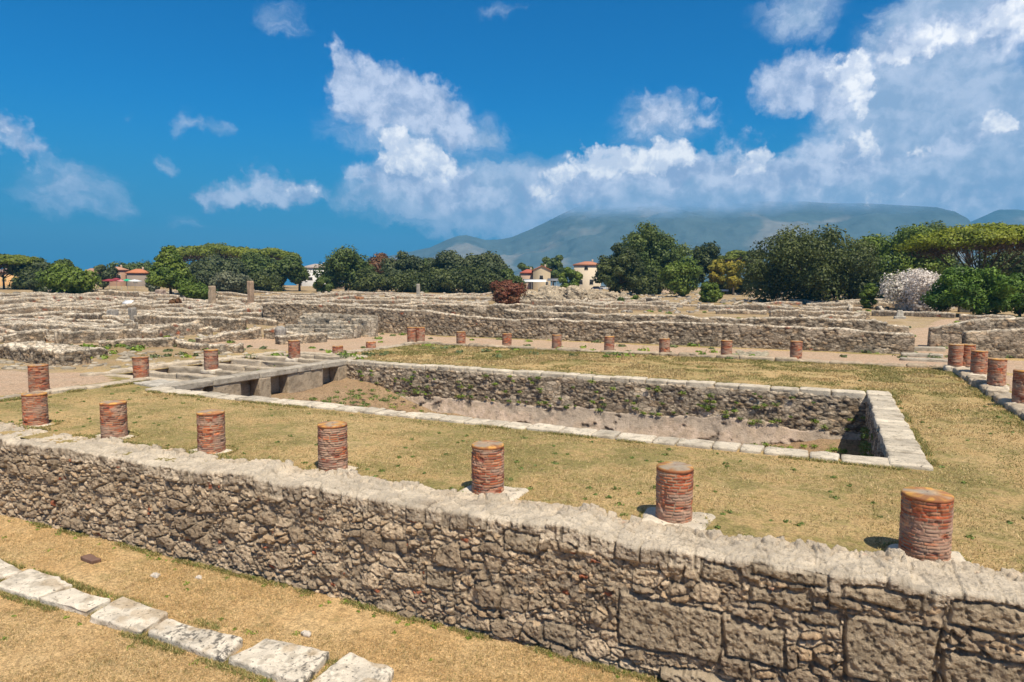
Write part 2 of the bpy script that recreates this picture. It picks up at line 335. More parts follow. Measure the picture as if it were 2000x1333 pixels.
def at(px, py, z=None):
    """the point of the ground seen at a photograph position (used once, to survey the site plan)"""
    d = c_fw*FPX + c_r2*(px-1000) + c_u2*(666.5-py)
    if z is not None:
        t = (z-HC)/d.z; return np.array([d.x*t, d.y*t, z])
    lo, hi = 1e-3, 2.0
    # march along the ray until it goes under the ground
    d = d/d.length; t = 8.0; prev = t
    while t < 900:
        if HC+d.z*t < gz1(d.x*t, d.y*t): break
        prev = t; t *= 1.02
    for _ in range(20):
        m_ = (prev+t)/2
        if HC+d.z*m_ < gz1(d.x*m_, d.y*m_): t = m_
        else: prev = m_
    return np.array([d.x*t, d.y*t, HC+d.z*t])
def top_z(px, py, P):
    """height at which the sight line through (px, py) passes over the ground point P"""
    d = c_fw*FPX + c_r2*(px-1000) + c_u2*(666.5-py)
    return HC + d.z*math.hypot(P[0], P[1])/math.hypot(d.x, d.y)
def bearing(px, dist):
    d = c_fw*FPX + c_r2*(px-1000) + c_u2*(100)
    k = dist/math.hypot(d.x, d.y); x, y = d.x*k, d.y*k
    return np.array([x, y, gz1(x, y)])

# ---------------------------------------------------------------- ground
def gz(x, y):
    x = np.asarray(x, float); y = np.asarray(y, float)
    d = np.hypot(x, y)
    P = np.stack([x, y, 0*x], -1).reshape(-1, 3)
    n = (fbm(P*.35, 3, 5)-.5).reshape(x.shape); n2 = (fbm(P*.045, 3, 6)-.5).reshape(x.shape)
    z = 0.05*n*sst(d, 0, 20)
    far = np.maximum(sst(y, 47, 60), sst(-x, 29, 40))
    z = z + far*(0.35*n + 1.1*n2)*(1-sst(d, 150, 260)*.7)
    z = z + 0.6*sst(d, 70, 130) + 0.016*np.clip(d-118, 0, 210)
    return z
GX, GY = np.arange(-330, 200, .5), np.arange(5, 400, .5)
GZ = gz(*np.meshgrid(GX, GY))
def gz1(x, y):
    i, j = (x+330)*2, (y-5)*2
    if not (0 <= i < len(GX)-1 and 0 <= j < len(GY)-1): return float(gz(np.array([x]), np.array([y]))[0])
    a, b = int(i), int(j); u, v = i-a, j-b; G = GZ
    return float((G[b, a]*(1-u)+G[b, a+1]*u)*(1-v)+(G[b+1, a]*(1-u)+G[b+1, a+1]*u)*v)
POOL = (-21.9, 1.3, 16.85, 27.0)      # inner edges of the basin
PIT = (-27.4, -22.75, 18.6, 29.6)     # drained chambers beside the basin
def lines(a, b, step, out_lo, out_hi, k=1.09):
    v = list(np.arange(a, b+1e-6, step)); s = step
    while v[-1] < out_hi: s *= k; v.append(v[-1]+s)
    s = step
    while v[0] > out_lo: s *= k; v.insert(0, v[0]-s)
    return np.array(v)
def make_ground():
    xs = lines(-46, 20, 0.25, -4500, 4100); ys = lines(10.1, 58, 0.25, 10.05, 6100)
    for v, arr in ((POOL[0]-.3, xs), (POOL[1]+.3, xs), (PIT[0], xs), (PIT[1], xs)): arr[np.argmin(abs(arr-v))] = v
    for v, arr in ((POOL[2]-.3, ys), (POOL[3]+.3, ys), (PIT[2], ys), (PIT[3], ys)): arr[np.argmin(abs(arr-v))] = v
    X, Y = np.meshgrid(xs, ys); Z = gz(X, Y)
    V = np.stack([X, Y, Z], -1).reshape(-1, 3); F = gridf(len(ys), len(xs))
    c = V[F].mean(1)
    def inside(b, m): return (c[:, 0] > b[0]-m) & (c[:, 0] < b[1]+m) & (c[:, 1] > b[2]-m) & (c[:, 1] < b[3]+m)
    F = F[~(inside(POOL, .28) | inside(PIT, -.01))]
    tag(build('lawn_ground', V, F, M_LAWN), kind='structure')
    # the street in front of the retaining wall lies two metres lower
    xs = lines(-24, 10, 0.2, -400, 400, 1.15); ys = lines(-2, 10.3, 0.2, -400, 10.3, 1.15)
    X, Y = np.meshgrid(xs, ys); P = np.stack([X, Y, 0*X], -1).reshape(-1, 3)
    Z = -1.93+0.10*(fbm(P*.5, 3, 8)-.5)+.025*(fbm(P*4, 3, 9)-.5)
    P[:, 2] = Z
    tag(build('street_ground', P, gridf(len(ys), len(xs)), M_STREET), kind='structure')
make_ground()
def street_z(x, y):
    P = np.array([[x, y, 0.]]); return float(-1.93+0.10*(fbm(P*.5, 3, 8)[0]-.5)+.025*(fbm(P*4, 3, 9)[0]-.5))
def sheet(name, poly, mtl, dz=0.02, step=0.35, ragged=0.5, seed=0):
    """an irregular patch of bare earth lying on the ground"""
    poly = np.array(poly, float); x0, y0 = poly.min(0); x1, y1 = poly.max(0)
    xs = np.arange(x0-1, x1+1, step); ys = np.arange(y0-1, y1+1, step)
    X, Y = np.meshgrid(xs, ys); P = np.stack([X, Y, 0*X], -1).reshape(-1, 3)
    w = np.stack([fbm(P*.8, 3, seed+1)-.5, fbm(P*.8, 3, seed+2)-.5], 1)*ragged*2.2
    px, py = (P[:, :2]+w).T; ins = np.zeros(len(P), bool)
    for i in range(len(poly)):
        ax, ay = poly[i]; bx, by = poly[(i+1) % len(poly)]
        c = ((ay > py) != (by > py)) & (px < (bx-ax)*(py-ay)/(by-ay+1e-12)+ax); ins ^= c
    P[:, 2] = gz(P[:, 0], P[:, 1])+np.where(ins, dz, -.03)
    F = gridf(len(ys), len(xs)); F = F[ins[F].any(1)]
    return tag(build(name, P, F, mtl), kind='structure')

# ---------------------------------------------------------------- builders
STONE_A, STONE_B, STONE_C = np.array((.52, .425, .31)), np.array((.28, .222, .160)), np.array((.45, .33, .21))
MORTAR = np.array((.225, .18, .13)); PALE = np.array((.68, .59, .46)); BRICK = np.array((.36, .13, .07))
def stone_colour(P, edge, ra, rb, bricks=0.012, mortar=MORTAR, tint=1.0, jw=0.1):
    c = lerp(STONE_A, STONE_B, sst(ra, .1, .9)[:, None]); c = lerp(c, STONE_C, (rb > .72)[:, None]*.7)
    n = fbm(P*3.1, 4, 77)[:, None]; c = c*(.55+.9*n)
    c = np.where((rb < bricks)[:, None], BRICK*(.7+.6*n), c)
    return lerp(mortar*(.75+.5*n), c, sst(edge, jw*.3, jw*1.4)[:, None])*tint
def wall(name, label, pts, ztop, zbot, T=0.6, res=0.1, size=(0.32, 0.3, 0.18), seed=0, amp=0.06, rag=0.12, coursed=0.55,
         cat='wall', group=None, mtl=None, bricks=0.012, tint=1.0, parent=None, blocks=None, paletop=0.75, fine=0.0, close=True, skirt=0.25, big=0.0, svar_=None, nback=None, rough=False):
    """a rubble wall swept along a ground line; displaced stone by stone"""
    pts = np.array(pts, float)[:, :2]; seg = np.linalg.norm(np.diff(pts, axis=0), axis=1); S = np.concatenate([[0], np.cumsum(seg)])
    n = max(4, int(S[-1]/res)); s = np.linspace(0, S[-1], n+1)
    if svar_ is not None: s = np.clip(svar_, 0, S[-1]); n = len(s)-1
    cx = np.interp(s, S, pts[:, 0]); cyy = np.interp(s, S, pts[:, 1])
    if len(pts) > 2:
        k = max(1, int(1.0/res)); ker = np.ones(2*k+1)/(2*k+1)
        cx = np.convolve(np.pad(cx, k, 'edge'), ker, 'valid'); cyy = np.convolve(np.pad(cyy, k, 'edge'), ker, 'valid')
        # np.pad 'edge' pulls the ends in slightly: harmless for a ruin
    tx = np.gradient(cx); ty = np.gradient(cyy); L = np.hypot(tx, ty)+1e-9; tx /= L; ty /= L
    zt = np.interp(s, np.linspace(0, S[-1], len(ztop)), ztop) if np.ndim(ztop) else np.full(n+1, float(ztop))
    zb = np.interp(s, np.linspace(0, S[-1], len(zbot)), zbot) if np.ndim(zbot) else np.full(n+1, float(zbot))
    q = np.stack([s*.9, s*0+seed, s*0], 1); zt = zt + rag*2.2*(fbm(q, 4, seed+31)-.5)
    st = np.floor(s/(size[0]*2.2)+seed); zt = zt + rag*.7*(hsh(st, st*0, st*0, seed+5)-.5)
    zt = np.maximum(zt, zb+0.12)
    H = (zt-zb); nh = max(3, int(H.max()/res)); nt = max(2, int(T/res))
    a = np.linspace(0, 1, nh+1)
    nb = min(nh, nback) if nback else nh; ab = np.linspace(0, 1, nb+1)
    u_t = np.concatenate([-np.ones(nh+1), np.linspace(-1, 1, nt+1)[1:-1], np.ones(nb+1)])*T/2
    u_z = np.concatenate([a, np.ones(nt-1), ab[::-1]])
    nt_ = np.concatenate([-np.ones(nh+1), np.zeros(nt-1), np.ones(nb+1)]); nz_ = np.concatenate([np.zeros(nh+1), np.ones(nt-1), np.zeros(nb+1)])
    nt_[nh] = -.7; nz_[nh] = .7; nt_[nh+nt] = .7; nz_[nh+nt] = .7
    m = len(u_t); nc = max(2, int(T/2/res)) if close else 0
    rows = []   # (index, scale, end normal)
    for k in range(nc): rows.append((0, (k)/nc, -1.0))
    for i in range(n+1): rows.append((i, 1.0, -.7 if (i == 0 and close) else (.7 if (i == n and close) else 0.0)))
    for k in range(nc): rows.append((n, 1-(k+1)/nc, 1.0))
    ri = np.array([r[0] for r in rows]); rk = np.array([r[1] for r in rows]); re = np.array([r[2] for r in rows])
    t = rk[:, None]*u_t[None]; z = zb[ri][:, None]-skirt+(H[ri][:, None]+skirt)*u_z[None]
    ss = np.repeat(s[ri][:, None], m, 1)
    PL = np.stack([ss, t, z], -1).reshape(-1, 3)                    # wall coordinates
    # the top course: broken, slightly cambered
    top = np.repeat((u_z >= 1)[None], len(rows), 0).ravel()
    e, ra, rb = masonry(PL+np.array([seed*3.7, 0, seed*1.3]), size, seed, coursed, .55 if rough else .35)
    jw = 0.14; h = sst(e, 0, .28)*amp*(.55+.7*ra)
    c = stone_colour(PL, e, ra, rb, bricks, tint=tint, jw=jw)
    if big:     # squared blocks set here and there in the rubble
        e2, r2a, r2b = masonry(PL+np.array([seed*1.7+40, 0, 9]), (1.15, 2.0, .62), seed+50, .9, .12)
        mk = r2b < big; bb = mk & (e2 > .02)
        hb = sst(e2, .02, .09)*amp*.75
        h = np.where(bb, hb, h); cb = lerp(STONE_A, STONE_B, r2a[:, None])*1.1*(.8+.4*fbm(PL*2.3, 3, 5)[:, None])
        c = np.where(bb[:, None], lerp(MORTAR, cb, sst(e2, .02, .06)[:, None]), c)
    if rough:
        e5, r5a, r5b = masonry(PL*[1, 1, 1]+13, tuple(v*1.75 for v in size), seed+97, .45, .55); lg = (r5b > .62) & (e5 > .0)
        h5 = sst(e5, 0, .10)*amp*(.5+.9*r5a); c5 = stone_colour(PL, e5, r5a, r5b*0+.5, 0, tint=tint, jw=.06)
        h = np.where(lg, h5, h); c = np.where(lg[:, None], c5, c)
        # roughly laid rubble: every fifth patch of small stones, mortar standing nearly flush in places, a course of larger stones on top
        e3, r3a, r3b = masonry(PL*1.0+7, tuple(v*.52 for v in size), seed+91, .2, .5); sm = (sst(fbm(PL*1.9, 3, seed+92), .50, .54)*(~lg))[:, None]
        c3 = stone_colour(PL, e3, r3a, r3b, bricks*2, tint=tint); h3 = sst(e3, 0, .22)*amp*.5*(.4+1.0*r3a)
        h = lerp(h, h3, sm[:, 0]); c = lerp(c, c3, sm)
        e4, r4a, r4b = masonry(PL*[1, 1, .0]+[3, 0, 4], (.40, .34, .6), seed+93, .9, .30)
        cw = sst(PL[:, 2]-(np.interp(PL[:, 0], s, zt)-.17-.09*r4b+.05*(fbm(PL*5, 2, 4)-.5)), -.015, .015)*(PL[:, 1] < T*.2)
        h4 = sst(e4, .0, .11)*amp*(.35+.65*r4a); c4 = lerp(STONE_A*1.12, STONE_B*1.2, sst(r4a, .2, 1)[:, None])*(.6+.8*fbm(PL*3.3, 4, 78)[:, None])
        h = lerp(h, h4, cw); c = lerp(c, lerp(MORTAR*.9, c4, sst(e4, .02, .10)[:, None]), cw[:, None])
        h = np.where(top & (cw > .5), h4*.62, h)
        mort = amp*(.10+.75*(fbm(PL*2.6, 4, seed+95)-.36)); mk = sst(mort-h, -.004, .008); h = np.maximum(h, mort)
        c = lerp(c, MORTAR*1.35*(.7+.6*fbm(PL*7, 4, 33)[:, None]), (mk*(1-.7*top))[:, None])
    hr = np.ones(len(PL))
    if blocks is not None:
        for (s0, s1, z0, z1, out) in blocks:
            wv = (fbm(PL*2.2+s0, 4, seed+71)-.5)*.17
            dd = np.minimum(np.minimum(PL[:, 0]-s0, s1-PL[:, 0]), np.minimum(PL[:, 2]-z0, z1-PL[:, 2]))+wv
            ins = (dd > -.03) & (PL[:, 1] < -T*.3)
            hb = sst(dd, -.0, .035)*(amp*.55+out)+.008; hr = np.where(ins & (dd > .02), .35, 1.0)
            h = np.where(ins, hb, h)
            cb = np.array((.40, .315, .215))*(.62+.7*fbm(PL*1.7+s0, 4, 9)[:, None])
            c = np.where(ins[:, None], lerp(MORTAR, cb, sst(dd, -.02, .02)[:, None]), c)
    h = h + hr*amp*(1.05 if rough else .9)*(fbm(PL*(1.6/max(size[0], .1)), 5, seed+3, .6)-.5)
    if fine: 
        f = fbm(PL*19, 4, seed+4, .62); h = h + fine*(f-.5)*4.0; c = c*(.62+.8*f[:, None])
        pit = sst(fbm(PL*17, 3, seed+8), .60, .70); h = h-pit*fine*1.6; c = c*(1-.45*pit[:, None])
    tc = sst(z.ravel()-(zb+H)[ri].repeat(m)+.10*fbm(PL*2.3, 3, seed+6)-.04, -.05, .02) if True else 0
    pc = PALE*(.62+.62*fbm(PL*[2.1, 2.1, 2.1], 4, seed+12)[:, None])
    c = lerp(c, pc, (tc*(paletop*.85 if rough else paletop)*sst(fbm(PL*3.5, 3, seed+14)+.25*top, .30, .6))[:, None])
    N_t = (nt_[None]*np.where(np.abs(re)[:, None] == 1, 0, 1)).repeat(1, 0); N_z = np.repeat(nz_[None], len(rows), 0); N_s = np.repeat(re[:, None], m, 1)
    N = np.stack([N_s.ravel(), np.broadcast_to(N_t, (len(rows), m)).ravel(), N_z.ravel()*(1-.6*np.abs(N_s.ravel()))], 1)
    N /= np.linalg.norm(N, axis=1)[:, None]+1e-9
    PL2 = PL+N*h[:, None]
    ds = PL2[:, 0]-ss.ravel(); T2 = PL2[:, 1]
    rr = ri.repeat(m)
    x = cx[rr]+tx[rr]*ds-ty[rr]*T2; y = cyy[rr]+ty[rr]*ds+tx[rr]*T2
    V = np.stack([x, y, PL2[:, 2]], 1)
    o = build(name, V, gridf(len(rows), m)[:, ::-1], mtl or (M_STONE if res < .03 else M_RUIN), parent, c, True, (0, 0, 0) if parent is not None else (cx[n//2], cyy[n//2], float(zb[n//2])))
    if parent is None: tag(o, label, cat, group)
    elif label: o['label'] = label
    return o
# Note: points run so that the "front" (t<0) face lies to the right of the direction of travel.

def cube_pts(n):
    g = np.linspace(-1, 1, n+1); A, B = np.meshgrid(g, g, indexing='ij'); o = np.ones_like(A); V = []; F = []; k = 0
    for ax in range(3):
        for sg in (-1, 1):
            comp = [None]*3; comp[ax] = o*sg; comp[(ax+1) % 3] = A; comp[(ax+2) % 3] = B
            V.append(np.stack(comp, -1).reshape(-1, 3)); f = gridf(n+1, n+1, base=k); F.append(f[:, ::-1] if sg > 0 else f); k += (n+1)**2
    V = np.concatenate(V); F = np.concatenate(F)[:, ::-1]
    key = np.round(V*997).astype(np.int64); key = key[:, 0]*4000003+key[:, 1]*2003+key[:, 2]
    _, idx, inv = np.unique(key, return_index=True, return_inverse=True)
    return V[idx], inv.reshape(-1)[F]
CUBES = {}
def slab_mesh(quad, zt, th, n=10, r=0.05, amp=0.03, seed=0, colour=PALE, fr=3.0, lich=0.0):
    """one weathered block: quad = four ground corners, rounded and worn"""
    if n not in CUBES: CUBES[n] = cube_pts(n)
    P, F = CUBES[n]; q = np.array(quad, float)[:, :2]
    hx = (np.linalg.norm(q[1]-q[0])+np.linalg.norm(q[2]-q[3]))/4; hy = (np.linalg.norm(q[3]-q[0])+np.linalg.norm(q[2]-q[1]))/4; hz = th/2
    Hh = np.array([hx, hy, hz]); r = min(r, hx*.9, hy*.9, hz*.9)
    X = P*Hh; c = np.clip(X, -(Hh-r), Hh-r); d = X-c; nn = np.linalg.norm(d, axis=1)[:, None]
    # vertices inside the flat of a face have a single non-zero component already
    X = c+d/(nn+1e-9)*r; N = d/(nn+1e-9)
    w = X+np.array([seed*5.1, seed*2.3, seed*.7]); w[:, :2] += q.mean(0)
    D = amp*(fbm(w*fr, 4, seed % 97, .55)-.5)*2; D = D-amp*1.2*sst(fbm(w*fr*.8+4, 3, seed % 89), .58, .75)
    X = X+N*D[:, None]
    u = X[:, 0]/hx*.5+.5; v = X[:, 1]/hy*.5+.5
    xy = (q[0][None]*((1-u)*(1-v))[:, None]+q[1][None]*(u*(1-v))[:, None]+q[2][None]*(u*v)[:, None]+q[3][None]*((1-u)*v)[:, None])
    V = np.concatenate([xy, (zt-hz+X[:, 2])[:, None]], 1)
    f = fbm(w*2.2, 4, 55)[:, None]; C = np.asarray(colour)*(.70+.55*f)
    C = lerp(C, C*np.array((.52, .50, .47)), (sst(fbm(w*6, 3, 56), .55, .66)*.55)[:, None])
    side = sst(-N[:, 2], -.5, .2)[:, None]; 
    if lich: C = lerp(C, np.array((.10, .092, .08)), (sst(fbm(w*[20, 14, 14], 4, 57, .65), .53, .60)*.85*lich*sst(fbm(w*1.6, 3, 58), .40, .6))[:, None]); C = lerp(C, np.array((.42, .30, .17)), (sst(fbm(w*2.3, 3, 59), .54, .66)*.5)[:, None])
    return V, F, C
def slab(name, label, quad, zt, th, mtl=None, parent=None, cat='stone', group=None, **k):
    V, F, C = slab_mesh(quad, zt, th, **k); q = np.array(quad, float)[:, :2].mean(0)
    o = build(name, V, F, mtl or M_SLAB, parent, C, True, (0, 0, 0) if parent is not None else (q[0], q[1], zt-th))
    if parent is None: tag(o, label, cat, group)
    return o
def rect(x0, y0, x1, y1): return [(x0, y0), (x1, y0), (x1, y1), (x0, y1)]
def rock_into(acc, x, y, z, r, seed, colour=None, n=4, flat=.7):
    rs = random.Random(seed); a = rs.uniform(0, 3.1); c, s = math.cos(a), math.sin(a); k = rs.uniform(.55, 1)
    q = [(x+c*u*r-s*v*r*k, y+s*u*r+c*v*r*k) for u, v in ((-1, -1), (1, -1), (1, 1), (-1, 1))]
    V, F, C = slab_mesh(q, z+r*flat, r*flat*1.9, n=n, r=r*.6, amp=r*.35, seed=seed, colour=STONE_A*1.25 if colour is None else colour, fr=1.2/r*.6)
    acc.add(V, F, C)

# ---- brick column stump: shaft of thin bricks, tile capping, limestone footing
def brick_column(x, y, z, h, label, d=0.6, base=True, nt=160, group=None, seed=0, tint=1.0, tall_base=0.0, bsize=.5):
    rs = random.Random(seed*7+1); r = d/2
    t = thing('brick_column', label, 'column', (x, y, z), group)
    ch = 0.047; nr = max(3, int(h/ch)); nz = nr*max(3, nt//36)
    th = np.arange(nt)/nt*2*np.pi; zz = np.linspace(0, h-.05, nz)
    TH, ZZ = np.meshgrid(th, zz); P = np.stack([np.cos(TH)*r, np.sin(TH)*r, ZZ], -1).reshape(-1, 3)
    wob = (fbm(P*5+seed, 2, seed)-.5)*.018
    zr = ((P[:, 2]+wob)/ch); row = np.floor(zr); fz = zr-row
    nb = 11; u = (TH.ravel()/(2*np.pi)*nb+hsh(row, row*0, row*0, seed)*5); b = np.floor(u); fu = u-b; b = np.mod(b, nb)
    ra = hsh(row, b, row*0, seed+1); rb = hsh(row, b, row*0, seed+2)
    jz = np.minimum(fz, 1-fz); ju = np.minimum(fu, 1-fu)*(2*np.pi*r/nb)/ch
    wear = fbm(P*6+seed*3, 3, seed+4)
    joint = np.minimum(jz*1.0, ju*.9); gap = .07+.17*sst(wear, .42, .7)
    inn = sst(joint, gap*.6, gap+.03)
    hh = -.010+inn*(.004+.011*ra)+.012*(fbm(P*26, 3, 5)-.5) - .02*sst(fbm(P*9+seed, 2, 6), .62, .75)
    rad = 1+hh/r
    V = P.copy(); V[:, 0] *= rad; V[:, 1] *= rad
    reds = np.array([(.40, .105, .045), (.31, .08, .04), (.48, .16, .07), (.44, .21, .12), (.22, .075, .05)])
    bc = reds[np.minimum((ra*5).astype(int), 4)]*(.7+.6*rb[:, None])
    lime = sst(fbm(P*[3, 3, 7]+seed*2, 4, 9)+.13*(.8-P[:, 2]/max(h, .1)), .48, .66)[:, None]*.62
    bc = lerp(bc, np.array((.42, .31, .23)), lime)
    mc = np.array((.32, .23, .16))*(.6+.6*wear[:, None])
    C = lerp(mc, bc, inn[:, None])*tint
    build('shaft', V, gridf(nz, nt, True), M_BRICK, t, C)
    # cap: slightly oversailing ring of tiles with a mortar top
    prof = [(r-.012, h-.052), (r-.002, h-.048), (r+.001, h-.022), (r-.005, h-.004), (r*.92, h+.006), (r*.6, h+.014), (r*.3, h+.018), (.012, h+.02)]
    VV = []
    for pr, pz in prof:
        for a in th[::2]:
            VV.append((pr*math.cos(a), pr*math.sin(a), pz))
    VV = np.array(VV); k = len(th[::2]); w = fbm(VV*9+seed, 3, 3)
    VV[:, 2] += (w-.5)*.025*(np.hypot(VV[:, 0], VV[:, 1]) < r*.97); rr_ = np.hypot(VV[:, 0], VV[:, 1])
    seg = np.floor((np.arctan2(VV[:, 1], VV[:, 0])/(2*np.pi)+.5)*12); sr = hsh(seg, seg*0, seg*0, seed+3)[:, None]
    C = lerp(np.array((.36, .17, .075)), np.array((.60, .32, .085)), sst(w, .42, .6)[:, None])*(.75+.4*sr)
    C = lerp(C, np.array((.30, .26, .20)), (sst(fbm(VV*6+2*seed, 3, 8), .50, .62)*.85*(rr_ < r*.98))[:, None])
    C = lerp(C, np.array((.34, .29, .23)), (sst(rr_, r*.55, r*.25)*.7)[:, None])
    C = C*(.72+.5*fbm(VV*22, 3, 12))[:, None]
    C = lerp(C, np.array((.33, .10, .05)), ((rr_ > r*.985))[:, None]*.6)
    build('cap', VV, gridf(len(prof), k, True), M_BRICK, t, C*tint)
    if base:
        b_ = bsize
        q = [(-b_*rs.uniform(.8, 1.1), -b_*rs.uniform(.6, .9)), (b_*rs.uniform(.8, 1.15), -b_*rs.uniform(.6, .9)), (b_*rs.uniform(.8, 1.15), b_*rs.uniform(.6, .9)), (-b_*rs.uniform(.8, 1.1), b_*rs.uniform(.6, .9))]
        V, F, C = slab_mesh(q, 0.015, .26+tall_base, n=22 if nt > 100 else 10, r=.12, amp=.035, seed=seed+40, colour=PALE)
        build('footing', V, F, M_SLAB, t, C)
    return t

# ---- plants
def leaf_cloud(rs, centers, radii, n, size, cols, up=0.25, shell=0.55, squash=1.0):
    """n leaf-clump faces spread through a set of lobes"""
    centers = np.array(centers, float); radii = np.array(radii, float)
    if radii.ndim == 1: radii = np.stack([radii, radii, radii*squash], 1)
    w = (radii.prod(1))**(2/3); idx = rs.choice(len(centers), n, p=w/w.sum())
    d = rs.normal(size=(n, 3)); d /= np.linalg.norm(d, axis=1)[:, None]
    rad = shell+(1-shell)*rs.random(n)**.6
    lump = .60+.80*vnoise(d*3.3+idx[:, None]*3.7, 3)
    P = centers[idx]+d*radii[idx]*(rad*lump)[:, None]
    N = d+rs.normal(size=(n, 3))*.4; N[:, 2] += up; N /= np.linalg.norm(N, axis=1)[:, None]
    A = np.cross(N, rs.normal(size=(n, 3))); A /= np.linalg.norm(A, axis=1)[:, None]+1e-9; B = np.cross(N, A)
    s = size*(.55+.9*rs.random(n))[:, None]
    q = np.stack([P-A*s-B*s*.35, P-A*s*.1-B*s*.75, P+A*s-B*s*.2, P+A*s*.15+B*s*.8], 1).reshape(-1, 3)
    F = np.arange(4*n).reshape(-1, 4)
    cols = np.array(cols); ci = rs.random(n)
    lobe = rs.random(len(centers))[idx]
    m = np.clip(.6*lobe+.4*ci, 0, .999)*(len(cols)-1); k = m.astype(int); C = lerp(cols[k], cols[k+1], (m-k)[:, None])*(.75+.5*rs.random(n)[:, None])
    return q, F, C.repeat(4, 0)
PAL = {
 'oak': [(.034, .048, .014), (.066, .084, .022), (.120, .138, .036)],
 'bright': [(.065, .105, .016), (.115, .165, .022), (.18, .22, .035)],
 'mid': [(.048, .075, .018), (.085, .120, .026), (.125, .155, .038)],
 'pine': [(.085, .11, .018), (.15, .185, .022), (.23, .255, .030)],
 'sunpine': [(.10, .13, .012), (.19, .225, .016), (.28, .30, .02)],
 'fresh': [(.045, .095, .012), (.09, .165, .018), (.16, .25, .028)],
 'twigs': [(.10, .07, .05), (.14, .095, .065), (.06, .05, .03)],
 'olive': [(.085, .095, .055), (.14, .15, .085), (.19, .195, .12)],
 'grey': [(.048, .064, .025), (.082, .100, .038), (.125, .145, .058)],
 'yellow': [(.18, .17, .022), (.30, .26, .03), (.40, .30, .04)],
 'rust': [(.10, .075, .022), (.20, .09, .04), (.24, .13, .045)],
 'red': [(.09, .085, .03), (.21, .06, .035), (.24, .11, .06), (.15, .12, .045)],
 'white': [(.34, .33, .24), (.70, .64, .58), (.78, .70, .62), (.52, .44, .39)],
}
for k_ in ('oak', 'mid', 'grey', 'bright', 'olive'): PAL[k_] = [tuple(v*1.18 for v in c_) for c_ in PAL[k_]]
BARK = (.09, .07, .05)
def tree(label, P, H, W, kind='oak', cl=None, pal='mid', lobes=26, leaves=9000, ls=.30, seed=0, name='tree', cat='tree', group=None, trunk_h=None, trunk_r=None, D=None, lean=0):
    """tapered trunk with limbs, and a crown of leaf clumps"""
    rs = np.random.default_rng(seed+100); x, y, z = P
    t = thing(name, label, cat, (x, y, z), group); D = D or W*.9
    tr = Acc(); th = trunk_h if trunk_h is not None else H*.3; r0 = trunk_r or max(.12, H*.025)
    C = []; Rr = []
    if kind == 'umbrella':
        tz = H*.80
        for i in range(lobes):
            a = rs.random()*6.283; q = math.sqrt(rs.random()); px, py = math.cos(a)*q*W*.44, math.sin(a)*q*D*.44
            zz = tz+(H*.13)*(1-q*q)-H*.05*q+rs.normal()*H*.012; C.append((px, py, zz)); rr = W*.095*(.8+.4*rs.random()); Rr.append((rr*1.25, rr*1.25, rr*.40))
        fork = H*.38; tr.tube([(0, 0, -.3), (lean*.2, 0, fork*.5), (lean*.5, 0, fork)], [r0*1.3, r0, r0*.85], 9, BARK)
        for i in range(11):
            a = i/11*6.283+rs.random()*.4; q = (.25+.7*rs.random())*W*.42
            e = np.array([math.cos(a)*q, math.sin(a)*q*D/W, tz-H*.02]); s_ = np.array([lean*.5, 0, fork*(.75+.25*rs.random())])
            m1 = s_*.55+e*.45-np.array([0, 0, H*.05]); tr.tube([s_, m1, e], [r0*.5, r0*.3, r0*.12], 6, BARK)
            for k in range(2):
                e2 = e+np.array([rs.normal()*W*.06, rs.normal()*W*.06, H*.03]); tr.tube([m1, (m1+e2)/2+rs.normal(size=3)*.1, e2], [r0*.22, r0*.14, r0*.06], 5, BARK)
    else:
        lowf = {'oak': .0, 'round': .12, 'tall': .06, 'cedar': .20, 'bush': -.08, 'open': .06}[kind]; zc = H*(lowf+1)/2; hz = H*(1-lowf)/2
        for i in range(lobes):
            d = rs.normal(size=3); d /= np.linalg.norm(d); q = (.45+.55*rs.random()) if lobes < 30 else (.35+.80*rs.random()**.6); 
            if kind == 'cedar':
                f = (i+.5)/lobes; zz = H*(lowf+.06+(1-lowf)*f*.90); rr = (1-f)**.8*.42+.05; a = i*2.4
                C.append((math.cos(a)*W*rr*.75, math.sin(a)*D*rr*.75, zz)); k = W*.17*(1.2-.7*f); Rr.append((k*1.3, k*1.3, k*.75)); continue
            c = np.array([d[0]*W*.5*q*.74, d[1]*D*.5*q*.74, d[2]*hz*q*.80])
            sc = .5+.5*math.sqrt(max(.05, 1-min(1, abs(c[2]/hz))**2)) if kind == 'tall' else 1
            if kind == 'tall': sc = max(sc, .85) if c[2] < 0 else sc
            rr = (W*.5*((.26+.16*rs.random()) if lobes < 30 else (.15+.13*rs.random())))*(1 if kind != 'open' else .72)
            C.append((c[0]*sc, c[1]*sc, zc+c[2])); Rr.append((rr, rr, min(rr*.82, hz*.6)))
        tr.tube([(0, 0, -.3), (rs.normal()*.1*r0, 0, th*.5), (lean*.3, rs.normal()*.2, th), (lean*.6, 0, H*.62)], [r0*1.35, r0, r0*.85, r0*.35], 9, BARK)
        for i in range(min(9, lobes)):
            e = np.array(C[i*(lobes//min(9, lobes))]); s_ = np.array([lean*.3, 0, th*(.75+.3*rs.random())])
            tr.tube([s_, (s_+e)/2+np.array([0, 0, -.06*H]), e], [r0*.5, r0*.3, r0*.1], 6, BARK)
    tr.build('trunk', M_WOOD, t)
    V, F, Cc = leaf_cloud(rs, C, Rr, leaves, ls, cl or PAL[pal])
    build('crown', V, F, M_LEAF, t, Cc, False)
